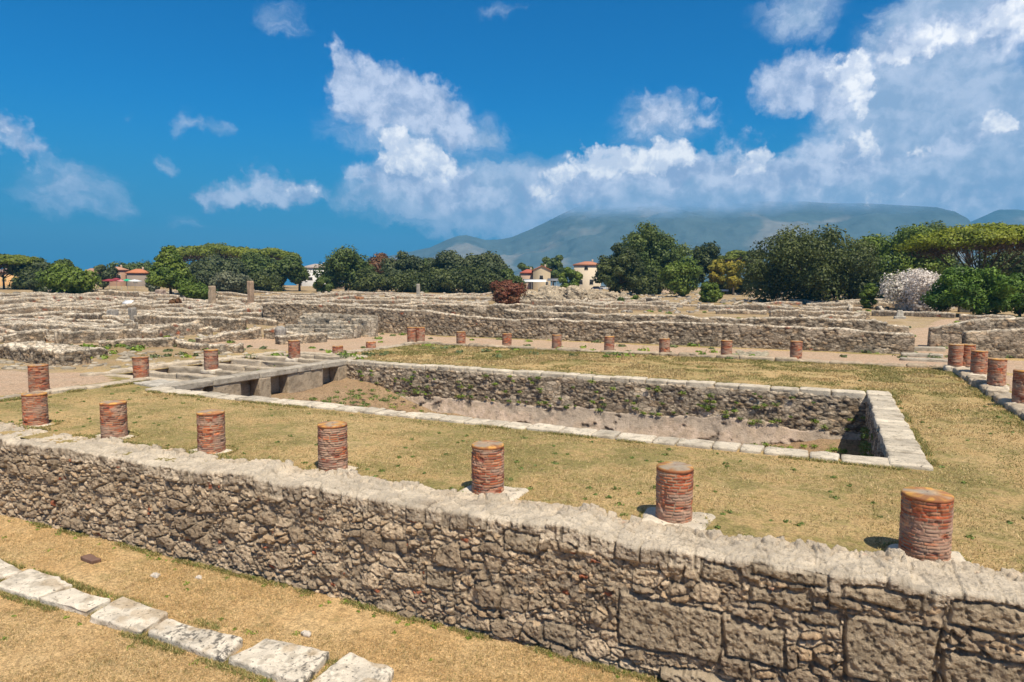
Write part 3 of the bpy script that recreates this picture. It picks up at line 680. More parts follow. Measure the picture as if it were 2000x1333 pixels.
    if kind == 'umbrella':
        C2 = [(c[0]*.86, c[1]*.86, c[2]-H*.075) for c in C]; R2 = [(r[0]*1.0, r[1]*1.0, r[2]*1.5) for r in Rr]
        V, F, Cc = leaf_cloud(rs, C2, R2, leaves//4, ls*.8, PAL['twigs'], shell=.1); build('dead_twigs', V, F, M_LEAF, t, Cc, False)
    return t

# ================================================================ SITE
# ---- retaining wall in front
def svar(x0, x1, k, y=9.5):
    xs = [x0]
    while xs[-1] < x1: xs.append(xs[-1]+k*math.hypot(xs[-1], y))
    return np.array(xs)
NX0 = -27.0
blocks = [(-2.67, -1.24, -1.50, -.73, .02), (-1.17, -.36, -1.36, -.77, .015), (.34, 1.34, -1.25, -.42, .02), (1.40, 2.35, -1.30, -.62, .02), (-2.1, -.5, -1.93, -1.68, .10),
          (-.2, .25, -.62, -.42, .0), (-.85, -.1, -.48, -.26, .0), (.25, 1.15, -.22, -.02, .01), (-4.6, -4.0, -.40, -.10, 0), (-6.1, -5.6, -1.3, -.95, 0), (-3.9, -3.4, -1.75, -1.45, 0),
          (1.45, 2.6, -.28, .02, .02), (-1.5, -1.0, -.3, -.05, 0), (-.85, .1, -.12, .06, 0), (2.5, 3.6, -1.5, -.7, .02)]
SVAR = svar(NX0, 7.5, .00135)-NX0
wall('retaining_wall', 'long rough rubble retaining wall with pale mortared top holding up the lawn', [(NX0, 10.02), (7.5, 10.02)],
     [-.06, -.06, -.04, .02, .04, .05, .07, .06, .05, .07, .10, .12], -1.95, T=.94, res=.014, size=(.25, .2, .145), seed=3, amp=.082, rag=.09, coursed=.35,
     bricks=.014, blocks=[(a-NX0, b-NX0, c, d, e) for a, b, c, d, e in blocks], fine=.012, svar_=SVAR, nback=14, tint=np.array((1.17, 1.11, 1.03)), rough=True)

# ---- brick columns
ORD = ['first', 'second', 'third', 'fourth', 'fifth', 'sixth', 'seventh', 'eighth']
near_x = [-19.47, -16.2, -12.78, -9.25, -5.63, -2.20, 1.33]
near_d = [(.59, .91), (.6, .92), (.6, .97), (.6, 1.02), (.6, .92), (.59, .90), (.64, .93)]
NL = ['brick column stump nearest the left edge, first along the rubble wall', 'brick column stump with red lower half, second from the left behind the rubble wall',
      'dark red brick column stump, third from the left along the rubble wall', 'brick column stump with flaking courses, fourth along the rubble wall',
      'brick column stump on a broad white slab, fifth along the rubble wall', 'dark brick column stump on a white slab, sixth of the row, below the pool corner',
      'widest brick column stump with orange tiled cap, last of the near row at right']
for i, x in enumerate(near_x):
    brick_column(x, 10.93, [.0, .0, .0, .01, .02, .03, .04][i], [.86, .88, .92, .95, .89, .87, .89][i], NL[i], d=near_d[i][0], nt=200 if i > 2 else 140, seed=i+1, group='brick columns around the pool court', bsize=.62 if i in (4, 5) else .52)
LL = ['brick column stump behind the first one, where the left colonnade begins', 'brick column stump at the near left corner of the open stone channels', 'brick column stump standing in the middle of the open stone channels',
      'slender brick column stump at the far end of the stone channels', 'knee-high brick column stub beside the pink dirt path', 'low pale plastered column stub on the pink dirt path edge']
for i, (x, y, h, d) in enumerate([(-25.17, 14.3, .93, .62), (-25.3, 18.3, .84, .6), (-25.0, 21.5, .88, .6), (-25.1, 26.8, .92, .60), (-25.0, 30.1, .38, .6), (-24.9, 33.0, .42, .6)]):
    brick_column(x, y, .06, h, LL[i], d=d, nt=96 if i < 3 else 72, seed=20+i, group='brick columns around the pool court', base=True, bsize=.42, tint=1.0 if i != 5 else 1.25)
brick_column(-25.25, 37.9, .10, .98, 'left one of two joined brick stumps at the court\'s far left corner', nt=64, seed=31, group='brick columns around the pool court', base=False)
brick_column(-24.72, 38.15, .10, .98, 'right one of two joined brick stumps at the court\'s far left corner', nt=64, seed=32, group='brick columns around the pool court', base=False)
FL = ['brick column stump next to the joined pair on the far kerb', 'second small brick column stump right of the joined pair on the far kerb', 'far kerb brick column stump in front of the oleander side of the long wall',
      'brick column stump halfway along the left part of the far kerb', 'brick column stump in the middle of the far kerb', 'two toned brick column stump with rubble heap beside it on the far kerb',
      'brick column stump right of the rubble heap on the far kerb', 'last brick column stump on the far kerb before the wall gap']
for i, x in enumerate([-21.6, -18.3, -14.95, -11.65, -8.42, -5.05, -1.55]):
    brick_column(x, 38.12, .07, [.82, .8, .84, .86, .85, .88, .97][i], FL[i] if i < 6 else FL[7], nt=64, seed=40+i, group='brick columns around the pool court', bsize=.4)
RL = ['left one of the two joined brick stumps at the far right corner of the court', 'right one of the two joined brick stumps at the far right corner of the court', 'brick column stump just in front of the right corner pair',
      'brick column stump third along the right hand kerb', 'stout brick column stump cut by the right edge of the photo']
for i, (x, y, h) in enumerate([(5.28, 36.7, 1.0), (5.78, 36.95, 1.0), (5.75, 34.1, .98), (5.72, 30.5, .98), (5.62, 26.1, 1.02)]):
    brick_column(x, y, .25 if i < 2 else .22, h, RL[i], nt=72 if i < 3 else 110, seed=60+i, group='brick columns around the pool court', bsize=.42, tall_base=.2)

# ---- the pool
def run(a, b, lo, hi, rs):
    """cut the stretch a..b into stones"""
    v = [a]
    while v[-1] < b-lo: v.append(v[-1]+rs.uniform(lo, hi))
    v[-1] = b
    return v
x0, x1, y0, y1 = POOL
pool = thing('stone_pool', 'large sunken rectangular stone pool with white limestone coping', 'pool', (-10, 22, 0))
def part_loc(o): o.matrix_parent_inverse = Matrix.Translation(-o.parent.location); return o
rs = random.Random(5)
def coping(x0_, y0_, x1_, y1_, along, lo, hi, zt, th, parent, name='coping_stone', amp=.022, jit=.03, n=12, r=.045, colour=None, zj=.02, skew=.03):
    v = run(x0_, x1_, lo, hi, rs) if along == 'x' else run(y0_, y1_, lo, hi, rs)
    for i in range(len(v)-1):
        g = .012; a, b = v[i]+g, v[i+1]-g; j = lambda k=jit: rs.uniform(-k, k)
        if along == 'x': q = [(a+j(skew), y0_+j()), (b+j(skew), y0_+j()), (b+j(skew), y1_+j()), (a+j(skew), y1_+j())]
        else: q = [(x0_+j(), a+j(skew)), (x1_+j(), a+j(skew)), (x1_+j(), b+j(skew)), (x0_+j(), b+j(skew))]
        c = (np.array((.60, .52, .40)) if colour is None else np.array(colour))*rs.uniform(.78, 1.12)
        part_loc(slab(name, None, q, zt+rs.uniform(-zj, zj), th, parent=parent, n=n, r=r, amp=amp, seed=rs.randint(0, 900), colour=c))
coping(-22.3, 16.2, 1.34, 16.87, 'x', .55, 1.0, .07, .30, pool)
coping(1.28, 16.22, 2.05, 27.7, 'y', .5, .85, .08, .30, pool, n=14)
coping(-22.3, 27.0, 1.26, 27.65, 'x', .6, 1.2, .07, .24, pool, n=10)
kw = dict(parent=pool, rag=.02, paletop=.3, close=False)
part_loc(wall('far_wall', 'layered stone wall with moss under the far coping', [(-22.3, 27.32), (1.7, 27.32)], -.10, -2.5, T=.64, res=.04, size=(.34, .3, .10), seed=11, amp=.05, coursed=.85, big=.25, nback=4, bricks=0, tint=1.1, **kw))
part_loc(wall('right_wall', None, [(1.62, 27.3), (1.62, 16.5)], -.12, -2.5, T=.64, res=.04, size=(.34, .3, .10), seed=12, amp=.05, coursed=.85, nback=4, bricks=0, **kw))
part_loc(wall('near_wall', None, [(1.5, 16.53), (-22.3, 16.53)], -.12, -2.5, T=.6, res=.10, size=(.34, .3, .12), seed=13, amp=.05, nback=4, bricks=0, **kw))
# plaster skin low on the far wall
def plaster():
    xs = np.arange(-20.2, 1.2, .05); m = 26
    P = np.stack([xs, 0*xs, 0*xs], 1)
    zt = np.interp(xs, [-20, -19.6, -17, -13, -9, -6, -4.5, -3.6, -2.4, -1.0, .2, 1.2], [-1.55, -1.42, -1.36, -1.30, -1.26, -1.30, -1.22, -1.02, -1.20, -1.36, -1.34, -1.42])+.22*(fbm(P*1.6, 4, 3)-.5)+.08*(fbm(P*7, 3, 4)-.5)
    zb = -2.46+.0*xs
    a = np.linspace(0, 1, m)
    X = np.repeat(xs[:, None], m, 1); Z = zt[:, None]+(zb-zt)[:, None]*a[None]
    Y = 26.93-.42*a[None]**1.5+0*X
    Y[:, 0] = 27.08; Y[:, 1] = 26.99
    Q = np.stack([X, Y, Z], -1).reshape(-1, 3)
    n1 = fbm(Q*1.4, 5, 6); n2 = fbm(Q*5, 4, 7)
    hole = sst(n1, .60, .64)
    Q[:, 1] -= (.13*(n1-.5)+.05*(n2-.5)); Q[:, 1] += hole*.10
    C = lerp(np.array((.54, .42, .32)), np.array((.45, .345, .25)), sst(n2, .35, .65)[:, None])*(.8+.4*fbm(Q*11, 3, 8)[:, None])
    C = lerp(C, np.array((.40, .33, .255)), (sst(fbm(Q*.8, 3, 12), .5, .6)*.7)[:, None])
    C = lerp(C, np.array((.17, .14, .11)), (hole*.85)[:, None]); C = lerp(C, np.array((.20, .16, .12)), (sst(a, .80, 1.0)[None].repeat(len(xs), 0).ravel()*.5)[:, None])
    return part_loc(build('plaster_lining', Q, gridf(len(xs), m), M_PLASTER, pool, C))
plaster()
def basin_floor():
    xs = np.arange(x0-.3, x1+.3, .12); ys = np.arange(y0-.3, y1+.3, .12); X, Y = np.meshgrid(xs, ys)
    z = np.interp(X, [-22, -21, -19.6, -18.4, -16.5, -13, -4, -1, 1.4], [-1.0, -1.06, -1.38, -1.75, -2.2, -2.42, -2.42, -2.25, -2.1])
    P = np.stack([X, Y, 0*X], -1).reshape(-1, 3)
    z = z + (np.clip((Y-24.5)/2.5, 0, 1)**2*(.22+.35*sst(X, -3.5, .5))) + .22*(fbm(P*.9, 4, 21).reshape(X.shape)-.5)+.05*(fbm(P*5, 3, 22).reshape(X.shape)-.5)
    P[:, 2] = z.ravel()
    return part_loc(build('basin_floor', P, gridf(len(ys), len(xs)), M_SOIL, pool))
M_SOIL = groundmat('bare_soil', (.30, .20, .115), (.36, .25, .15), (.13, .15, .045), .6, .52, .62, (.17, .11, .065))
basin_floor()
# intake structure on the short left side: piers, openings and a long lintel beam
intake = thing('stone_intake', 'plastered stone piers with square dark openings under a long beam at the pool end', 'stone structure', (-22.2, 22, -.5))
PC = (.42, .335, .235)
for a, b, off in ((16.9, 18.43, 0), (18.92, 20.30, 0), (21.24, 21.90, .05), (22.97, 25.30, -.02), (26.36, 27.05, .02)):
    part_loc(slab('pier', None, rect(-22.42, a, -21.90+off, b), -.14, 1.25, mtl=M_PLASTER, parent=intake, n=20, r=.03, amp=.018, seed=int(a*10), colour=PC))
vv = [16.95, 18.9, 21.3, 23.6, 25.2, 27.1]
for i in range(5):
    part_loc(slab('lintel', None, rect(-22.55, vv[i]+.008, -21.86, vv[i+1]-.008), .11, .27, parent=intake, n=20, r=.05, amp=.03, seed=int(vv[i]*9), colour=(.44, .385, .305)))

# ---- drained chambers with stone ribs
def pit_floor():
    xs = np.arange(PIT[0]-.4, -21.7, .2); ys = np.arange(PIT[2]-.3, PIT[3]+.3, .2); X, Y = np.meshgrid(xs, ys)
    P = np.stack([X, Y, 0*X], -1).reshape(-1, 3); P[:, 2] = -1.08+.12*(fbm(P*.9, 3, 31)-.5)
    tag(build('channel_bed', P, gridf(len(ys), len(xs)), M_SOIL), kind='structure')
pit_floor()
BC = (.52, .43, .315)
ch = thing('stone_channels', 'grid of long weathered stone beams over dark open channels left of the pool', 'stone structure', (-25, 24, 0))
for k, yy in enumerate((19.75, 21.5, 23.3, 25.0, 26.85, 28.4)):
    xa, xm, xb = -27.6, -25.0+rs.uniform(-.4, .4), -22.62
    for p, q_ in ((xa, xm), (xm, xb)):
        dy = rs.uniform(-.08, .08)
        part_loc(slab('cross_beam', None, [(p+.01, yy-.2+dy), (q_-.01, yy-.2-dy), (q_-.01, yy+.2-dy), (p+.01, yy+.2+dy)], .07+rs.uniform(-.04, .05), .62, parent=ch, n=14, r=.06, amp=.05, seed=70+k, colour=np.array(BC)*rs.uniform(.85, 1.1)))
for a, b in ((17.6, 20.4), (20.45, 23.2), (23.25, 26.0), (26.05, 28.9)):
    part_loc(slab('side_beam', None, [(-28.15+rs.uniform(-.05, .05), a), (-27.55, a), (-27.6, b), (-28.2+rs.uniform(-.05, .05), b)], .16+rs.uniform(-.04, .04), .8, parent=ch, n=16, r=.08, amp=.06, seed=int(a*7), colour=np.array(BC)*1.1))
for nm, q in (('end_wall', rect(-27.6, 18.15, -22.5, 18.62)), ('end_wall', rect(-27.6, 29.3, -22.6, 29.75))):
    part_loc(slab(nm, None, q, .06, 1.0, parent=ch, n=16, r=.05, amp=.05, seed=91, colour=BC))
part_loc(slab('inner_wall', None, rect(-22.78, 18.6, -22.44, 27.0), -.12, .9, parent=ch, n=16, r=.05, amp=.03, seed=95, colour=PC))
part_loc(slab('inner_wall', None, rect(-22.8, 27.05, -22.35, 29.4), .05, 1.0, parent=ch, n=12, r=.05, amp=.04, seed=96, colour=BC))
# big loose slabs where the kerb meets the pool corner
slab('fallen_slab', 'flat pale slab lying between the pool corner and the left kerb', [(-24.2, 17.1), (-22.5, 16.9), (-22.3, 18.0), (-23.9, 18.1)], .09, .22, cat='slab', seed=401, n=14, r=.05, amp=.05, colour=(.5, .455, .38))

# ---- kerbs (each kerb is one line of stones)
def kerb(label, x0_, y0_, x1_, y1_, along, lo, hi, zt, **k):
    t = thing('stone_kerb', label, 'kerb', ((x0_+x1_)/2, (y0_+y1_)/2, 0)); coping(x0_, y0_, x1_, y1_, along, lo, hi, zt, .34, t, 'kerb_stone', **k); return t
kerb('left near kerb of long grey stones edging the lawn up to the channels', -24.85, 11.3, -24.4, 18.1, 'y', .9, 1.7, .12, amp=.05, jit=.06, zj=.04, colour=BC)
kerb('left far kerb of worn stones between pink path and lawn', -25.05, 29.8, -24.45, 37.4, 'y', .8, 1.6, .12, amp=.06, jit=.08, zj=.05, colour=BC)
kerb('far kerb of rough blocks carrying the far row of brick stumps', -24.6, 37.45, 5.3, 37.95, 'x', .8, 1.9, .17, amp=.07, jit=.09, zj=.06, r=.10, n=16, colour=(.44, .35, .245))
kerb('right kerb of rough blocks under the right row of brick stumps', 5.15, 19.5, 5.75, 36.2, 'y', .7, 1.5, .24, amp=.06, jit=.08, zj=.05, r=.09, n=16, colour=(.50, .41, .30))
rb_ = Acc()
for i in range(150):
    u = rs.random(); x_, y_ = (rs.uniform(-4.9, -3.2), rs.uniform(38.3, 41.5))
    rock_into(rb_, x_, y_, gz1(x_, y_), rs.uniform(.06, .2), i+5, np.array((.40, .35, .25))*rs.uniform(.7, 1.1))
tag(rb_.build('rubble', M_SLAB), 'low spill of pale rubble across the pink path behind a brick stump', 'rubble', kind='stuff')

# ---- foreground kerb slabs in the street, each lifted on its own
# (corners on the ground, label, lichen)
SL = [([(-15.6, 6.95), (-14.5, 6.9), (-14.2, 7.6), (-15.4, 7.8)], 'pale slab cut by the left edge of the photo in the street', .5),
      ([(-14.0, 6.98), (-12.75, 7.02), (-12.75, 7.70), (-14.3, 7.78)], 'bright white slab, nearest the left edge in the street kerb', .15),
      ([(-12.70, 7.02), (-11.42, 7.05), (-11.5, 7.56), (-12.5, 7.52)], 'rough eroded slab between two smooth white slabs', .5),
      ([(-11.30, 7.02), (-9.98, 7.03), (-10.15, 7.68), (-11.42, 7.74)], 'smooth white slab with a few dark specks, third in the street kerb', .3),
      ([(-9.88, 7.08), (-8.12, 7.02), (-8.3, 7.58), (-9.95, 7.50)], 'slab blotched with black lichen and a chipped front corner', 1.0),
      ([(-8.04, 7.05), (-6.60, 7.04), (-6.78, 7.88), (-7.95, 7.72)], 'large slab covered in small black lichen spots', 1.0),
      ([(-6.50, 7.0), (-5.38, 6.95), (-5.62, 7.92), (-6.52, 8.02)], 'last white slab of the street kerb, at the bottom edge', .7)]
for i, (q, lb, li) in enumerate(SL):
    slab('kerb_slab', lb, q, -1.82+.012*(i % 3), .34, cat='stone slab', group='white slabs in the street', n=72, r=.045, amp=.04, seed=500+i*3, colour=(.70, .62, .50), fr=2.1, lich=li)
slab('brick_fragment', 'flat reddish brick fragment lying on the dry grass below the wall', [(-13.95, 8.55), (-13.5, 8.5), (-13.45, 8.68), (-13.9, 8.75)], -1.83, .1, cat='brick', seed=44, n=8, r=.02, amp=.012, colour=(.20, .12, .09), mtl=M_BRICK)
for i, (px, py, s_, lb) in enumerate([(302, 1120, .14, 'small flat white stone in the middle of the street grass'), (388, 1125, .09, 'smallest flat stone right of the white one in the grass'), (600, 1235, .12, 'white stone next to the largest lichen slab')]):
    p_ = at(px, py, -1.88)
    slab('loose_stone', lb, [(p_[0]-s_, p_[1]-s_*.5), (p_[0]+s_, p_[1]-s_*.4), (p_[0]+s_*.5, p_[1]+s_*.7), (p_[0]-s_*.6, p_[1]+s_*.3)], -1.88, .08, cat='stone', seed=33+i, n=14, r=.04, amp=.045, fr=6, colour=(.62, .55, .46))

# ---- bare earth paths
sheet('left_path', [(-38, 10.5), (-25.6, 10.5), (-25.6, 17.3), (-28.5, 19), (-31, 17.4), (-38, 15.8)], M_DIRT, ragged=.3, seed=1)
sheet('far_path', [(-38, 30.5), (-25.7, 30.2), (-25.4, 38.5), (5.6, 38.4), (9, 36), (20, 36), (20, 43.9), (6, 44.0), (-33, 44.2), (-36, 39)], M_DIRT, ragged=.5, seed=4)
sheet('right_path', [(6.3, 18), (16, 18), (16, 36.3), (6.3, 36.3)], M_DIRT, ragged=.3, seed=7)
sheet('cross_path', [(4.6, 45), (7.0, 45), (12, 70), (20, 100), (14, 100), (6.5, 72)], M_DIRT, ragged=.6, seed=9, step=.5)

# ================================================================ RUINS
def rwall(label, a, b, T=.6, res=None, lift=0.0, group=None, seed=0, tops=None, **k):
    """a = (px, base_py, top_py) of one end, b of the other"""
    A = at(a[0], a[1]); B = at(b[0], b[1]); dist = min(np.hypot(A[0], A[1]), np.hypot(B[0], B[1]))
    za, zb_ = top_z(a[0], a[2], A), top_z(b[0], b[2], B)
    if B[0]*c_rt.x+B[1]*c_rt.y < A[0]*c_rt.x+A[1]*c_rt.y: A, B, za, zb_ = B, A, zb_, za
    r = res or max(.06, dist*.0016)
    n = 8; P = [(A*(1-t)+B*t) for t in np.linspace(0, 1, n)]
    zbot = [gz1(p[0], p[1]) for p in P]; zt = np.linspace(za, zb_, n)
    k.setdefault('size', (max(.36, r*2.6), .35, max(.17, r*1.5))); k.setdefault('rag', .11); k.setdefault('amp', .055)
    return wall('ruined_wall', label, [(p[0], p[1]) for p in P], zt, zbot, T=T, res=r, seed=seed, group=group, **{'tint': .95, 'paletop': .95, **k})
# the long wall behind the far colonnade and its neighbours (aligned with the court)
wall('long_wall', 'long straight grey rubble wall behind the far row of brick stumps', [(-36.3, 45.3), (4.4, 45.2)], [2.0, 1.98, 1.9, 1.5, 1.35, 1.45, 1.42, 1.45, 1.45, 1.40, 1.35, 1.1], [gz1(x, 44.6) for x in np.linspace(-36.3, 4.4, 10)],
     T=.7, res=.065, size=(.40, .35, .17), seed=21, amp=.065, rag=.08, coursed=.75, big=.14, bricks=.006, tint=1.0, nback=6)
wall('ruined_wall', 'second long rubble wall just behind the long straight one', [(-24, 49.9), (3.3, 50.2)], [1.9, 1.75, 1.7, 1.68, 1.6, 1.75, 1.6], [gz1(x, 50) for x in np.linspace(-24, 3.3, 8)],
     T=.7, res=.075, size=(.45, .35, .19), seed=22, amp=.07, rag=.12, coursed=.7, big=.2, nback=6)
wall('ruined_wall', 'upper rubble wall with a pale squared block, behind the left half of the long wall', [(-52, 51.5), (-18.5, 54.5)], [2.0, 2.0, 1.95, 2.1, 2.2, 2.1], [gz1(x, 53) for x in np.linspace(-52, -18.5, 8)],
     T=.65, res=.085, size=(.5, .35, .2), seed=23, amp=.08, rag=.12, coursed=.6, big=.12, nback=6)
wall('ruined_wall', 'thick rubble wall right of the gap, behind the right corner stumps', [(6.9, 45.6), (17, 45.9)], [1.35, 1.6, 1.55, 1.5, 1.5], [gz1(x, 45) for x in np.linspace(6.9, 17, 5)],
     T=.8, res=.065, size=(.40, .35, .16), seed=24, amp=.06, rag=.06, coursed=.8, big=.2, nback=6)
wall('ruined_wall', 'coursed wall with squared top slabs behind the thick right wall', [(5.9, 51.6), (19, 52)], [1.2, 1.95, 2.0, 2.0, 1.95], [gz1(x, 51) for x in np.linspace(5.9, 19, 5)],
     T=.7, res=.075, size=(.5, .35, .2), seed=25, amp=.07, rag=.08, coursed=.85, big=.5, nback=6)
rwall('low wall stub left of the gap with stepped broken end', (1660, 655, 634), (1777, 655, 636), seed=26, big=.2)
rwall('pale squared pier at the left end of the long wall', (640, 653, 623), (700, 656, 622), T=1.1, seed=27, big=.7, size=(.9, .8, .4), rag=.03)
# left of the court, one by one
rwall('bulging dark stone wall curved like a boat at the left edge', (10, 694, 674), (150, 714, 686), T=1.5, seed=31, amp=.10, rag=.2, size=(.34, .3, .16))
rwall('low continuation of the bulging wall with pale rubble top', (120, 706, 680), (195, 692, 682), T=1.3, seed=32, rag=.15)
rwall('dark low wall with pale cope left of the stone channels', (190, 677, 668), (350, 678, 658), T=.7, seed=33, rag=.1)
rwall('sloping pale wall running down to the dark low wall', (345, 676, 664), (405, 684, 676), T=.5, seed=34, rag=.08)
rwall('short wall of small stones beyond the outer channel beam', (400, 690, 675), (484, 688, 672), T=.7, seed=35, rag=.06, size=(.3, .3, .14))
rwall('long rubble wall rising to the right behind the grassy room', (380, 673, 662), (512, 661, 641), T=.7, seed=36, rag=.12)
rwall('dark wall between the grassy room and the stone steps', (512, 661, 642), (598, 663, 651), T=.7, seed=37, rag=.12)
rwall('wall with two little square drain holes at the foot of the steps', (536, 674, 657), (640, 668, 652), T=.8, seed=38, rag=.04, size=(.4, .3, .16))
rwall('tall dark rubble wall in the middle of the left field', (265, 640, 615), (480, 650, 624), T=.7, seed=39, rag=.14)
rwall('rubble wall crossing behind the tall dark wall', (300, 632, 612), (640, 630, 609), T=.7, seed=40, rag=.12)
rwall('rough wall left of the two standing stones', (135, 640, 614), (212, 634, 612), T=.7, seed=41, rag=.15)
rwall('low wall snaking below the standing stones', (190, 660, 644), (420, 655, 640), T=.6, seed=42, rag=.15)
rwall('dark rubble wall at the left edge above the bulging wall', (0, 672, 652), (95, 668, 648), T=.7, seed=43, rag=.2)
rwall('broken wall running towards the standing stones from the left edge', (0, 648, 632), (150, 655, 640), T=.7, seed=44, rag=.2)
rwall('wall with a dark end under the round green shrub', (95, 580, 566), (130, 580, 567), T=1.2, seed=45, rag=.1)
rwall('long low grey wall before the dark trees on the left', (130, 583, 566), (270, 584, 570), T=.7, seed=46, rag=.2)
# between
rwall('low wall with orange brick end in the middle distance', (700, 591, 580), (765, 588, 582), T=.6, seed=47, rag=.06)
rwall('small brown wall stub in the grass left of the orange ended one', (622, 594, 585), (656, 592, 588), T=.6, seed=48, rag=.05, bricks=.8)
rwall('straight dark wall line right of the orange ended wall', (770, 586, 578), (905, 587, 581), T=.6, seed=49, rag=.06)
rwall('weathered wall with an arch hole before the dark trees', (640, 566, 552), (770, 562, 552), T=.7, seed=50, rag=.2)
rwall('ragged arch fragment wall at the right end of the arch wall', (782, 563, 552), (812, 562, 552), T=.8, seed=51, rag=.8)
rwall('low wall in front of the oleander', (905, 606, 596), (1000, 607, 597), T=.6, seed=52, rag=.1)
rwall('mid grey wall line right of the oleander', (1025, 612, 600), (1210, 614, 602), T=.6, seed=53, rag=.12)
rwall('squat grey block wall behind the low plants', (1265, 595, 581), (1282, 596, 582), T=1.2, seed=54, rag=.05, size=(.9, .9, .5))
rwall('dark wall with small breaks before the big round tree', (1395, 614, 604), (1500, 616, 607), T=.6, seed=55, rag=.25)
rwall('row of low rubble walls in front of the big round tree', (1500, 620, 606), (1700, 622, 610), T=.7, seed=56, rag=.2)
rwall('low wall behind the path at the right', (1700, 617, 607), (1870, 622, 611), T=.7, seed=57, rag=.12)
rwall('long low wall at the right edge beyond the path', (1870, 626, 614), (1985, 630, 618), T=.7, seed=58, rag=.1)
rwall('stub of rough wall by the gap, left of the path', (1560, 634, 618), (1690, 632, 615), T=.7, seed=59, rag=.25)
# collapsed vaults in the centre
for i, (px, py, w_, h_) in enumerate([(1060, 596, 3.4, 2.4), (1095, 592, 4.2, 3.0), (1140, 590, 3.0, 2.4), (1180, 588, 5.0, 1.9)]):
    p_ = at(px, py); m_ = CUBE = None
    V, F, C = slab_mesh(rect(p_[0]-w_, p_[1]-1.6, p_[0]+w_, p_[1]+1.6), p_[2]+h_, h_+.6, n=60, r=1.2, amp=.75, seed=600+i, colour=(.50, .41, .29), fr=.8)
    tag(build('collapsed_vault', V, F, M_RUIN, None, C, True, tuple(p_)), ['jagged tan lump of collapsed masonry right beside the oleander', 'tallest pointed tan lump of collapsed masonry', 'rounded tan lump of masonry between two others', 'long low tan bank of masonry behind the low plants'][i], 'ruin')
# the field of foundations: every filler wall is its own object
rf = random.Random(11); cnt = 0; FILL = []
ZONES = [('left', 0, 270, 'low weathered foundation wall in the crowded field at far left'), ('midleft', 270, 520, 'low foundation wall in the field around the two brick pillars'),
         ('mid', 520, 930, 'low foundation wall between the stone steps and the arch wall'), ('midright', 1000, 1400, 'low foundation wall behind the second long wall'), ('right', 1400, 1780, 'low foundation wall scattered before the round trees')]
for zn, pa, pb, lb in ZONES:
    n_ = {'left': 92, 'midleft': 60, 'mid': 56, 'midright': 26, 'right': 16}[zn]
    for i in range(n_):
        px = rf.uniform(pa, pb); py = rf.uniform(*{'left': (574, 668), 'midleft': (574, 632), 'mid': (572, 618), 'midright': (586, 606), 'right': (592, 612)}[zn])
        p_ = at(px, py); d_ = math.hypot(p_[0], p_[1])
        if d_ > 185 or (p_[1] < 56 and p_[0] > -33): continue
        L_ = rf.uniform(4, 14)*(1+d_/160); perp = rf.random() < .42
        a_ = (math.pi/2 if perp else 0)+rf.gauss(0, .03)+(.08 if zn == 'left' else 0)
        if perp: L_ *= .8
        h_ = rf.choice([.35, .5, .6, .8, 1.0])*(1.1 if d_ > 90 else .9)
        q = [(p_[0]+math.cos(a_)*L_*(t-.5), p_[1]+math.sin(a_)*L_*(t-.5)) for t in np.linspace(0, 1, 5)]
        zb = [gz1(*v) for v in q]; zt = [z+h_*rf.uniform(.55, 1.15) for z in zb]; r = max(.085, d_*.0021)
        hw = 'ankle-high' if h_ < .48 else 'knee-high' if h_ < .7 else 'thigh-high' if h_ < .92 else 'waist-high'
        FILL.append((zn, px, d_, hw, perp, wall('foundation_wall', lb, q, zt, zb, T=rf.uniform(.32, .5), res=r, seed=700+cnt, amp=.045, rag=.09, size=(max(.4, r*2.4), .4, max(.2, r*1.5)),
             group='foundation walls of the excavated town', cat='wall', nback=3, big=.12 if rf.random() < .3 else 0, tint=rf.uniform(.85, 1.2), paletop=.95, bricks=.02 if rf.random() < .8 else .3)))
        cnt += 1
# a label of its own for each: height, lie, then its place in its part of the field
FIELD = {'left': 'left field', 'midleft': 'field by the brick pillars', 'mid': 'field before the arch wall', 'midright': 'field behind the long wall', 'right': 'field before the round trees'}
NTH = lambda k: ['first', 'second', 'third', 'fourth', 'fifth', 'sixth', 'seventh', 'eighth', 'ninth', 'tenth', 'eleventh', 'twelfth'][k] if k < 12 else '%dth' % (k+1)
grp = {}
for it in FILL:
    band = 'front' if it[2] < 66 else 'middle' if it[2] < 100 else 'rear'
    grp.setdefault((it[0], band, it[3], it[4]), []).append(it)
for (zn, band, hw, perp), L_ in grp.items():
    L_.sort(key=lambda v: v[1])
    for k, it in enumerate(L_):
        it[5]['label'] = '%s rubble wall %s, %s%s %s' % (hw, 'running away' if perp else 'running across', (NTH(k)+' from left in ') if len(L_) > 1 else 'in ', band, FIELD[zn])
# rubble scattered over the field
rb_ = Acc(); rq = random.Random(77)
for i in range(1300):
    px = rq.uniform(0, 1750); py = rq.uniform(572, 668 if px < 500 else 612); p_ = at(px, py)
    if p_[1] < 53 and p_[0] > -33: continue
    rock_into(rb_, p_[0], p_[1], p_[2], rq.uniform(.10, .34)*(1+np.hypot(p_[0], p_[1])/150), i+1000, np.array((.38, .33, .265))*rq.uniform(.6, 1.3), n=2)
for i in range(260):      # along the court edges and the left bank
    px = rq.uniform(0, 560); py = rq.uniform(688, 722); p_ = at(px, py)
    if -27.5 < p_[0] < -22: continue
    rock_into(rb_, p_[0], p_[1], p_[2], rq.uniform(.06, .24), i+4000, np.array((.42, .36, .27))*rq.uniform(.6, 1.15), n=4, flat=.42)
tag(rb_.build('field_rubble', M_FAR, smooth=False), 'loose stones and rubble scattered among the foundations', 'rubble', kind='stuff')

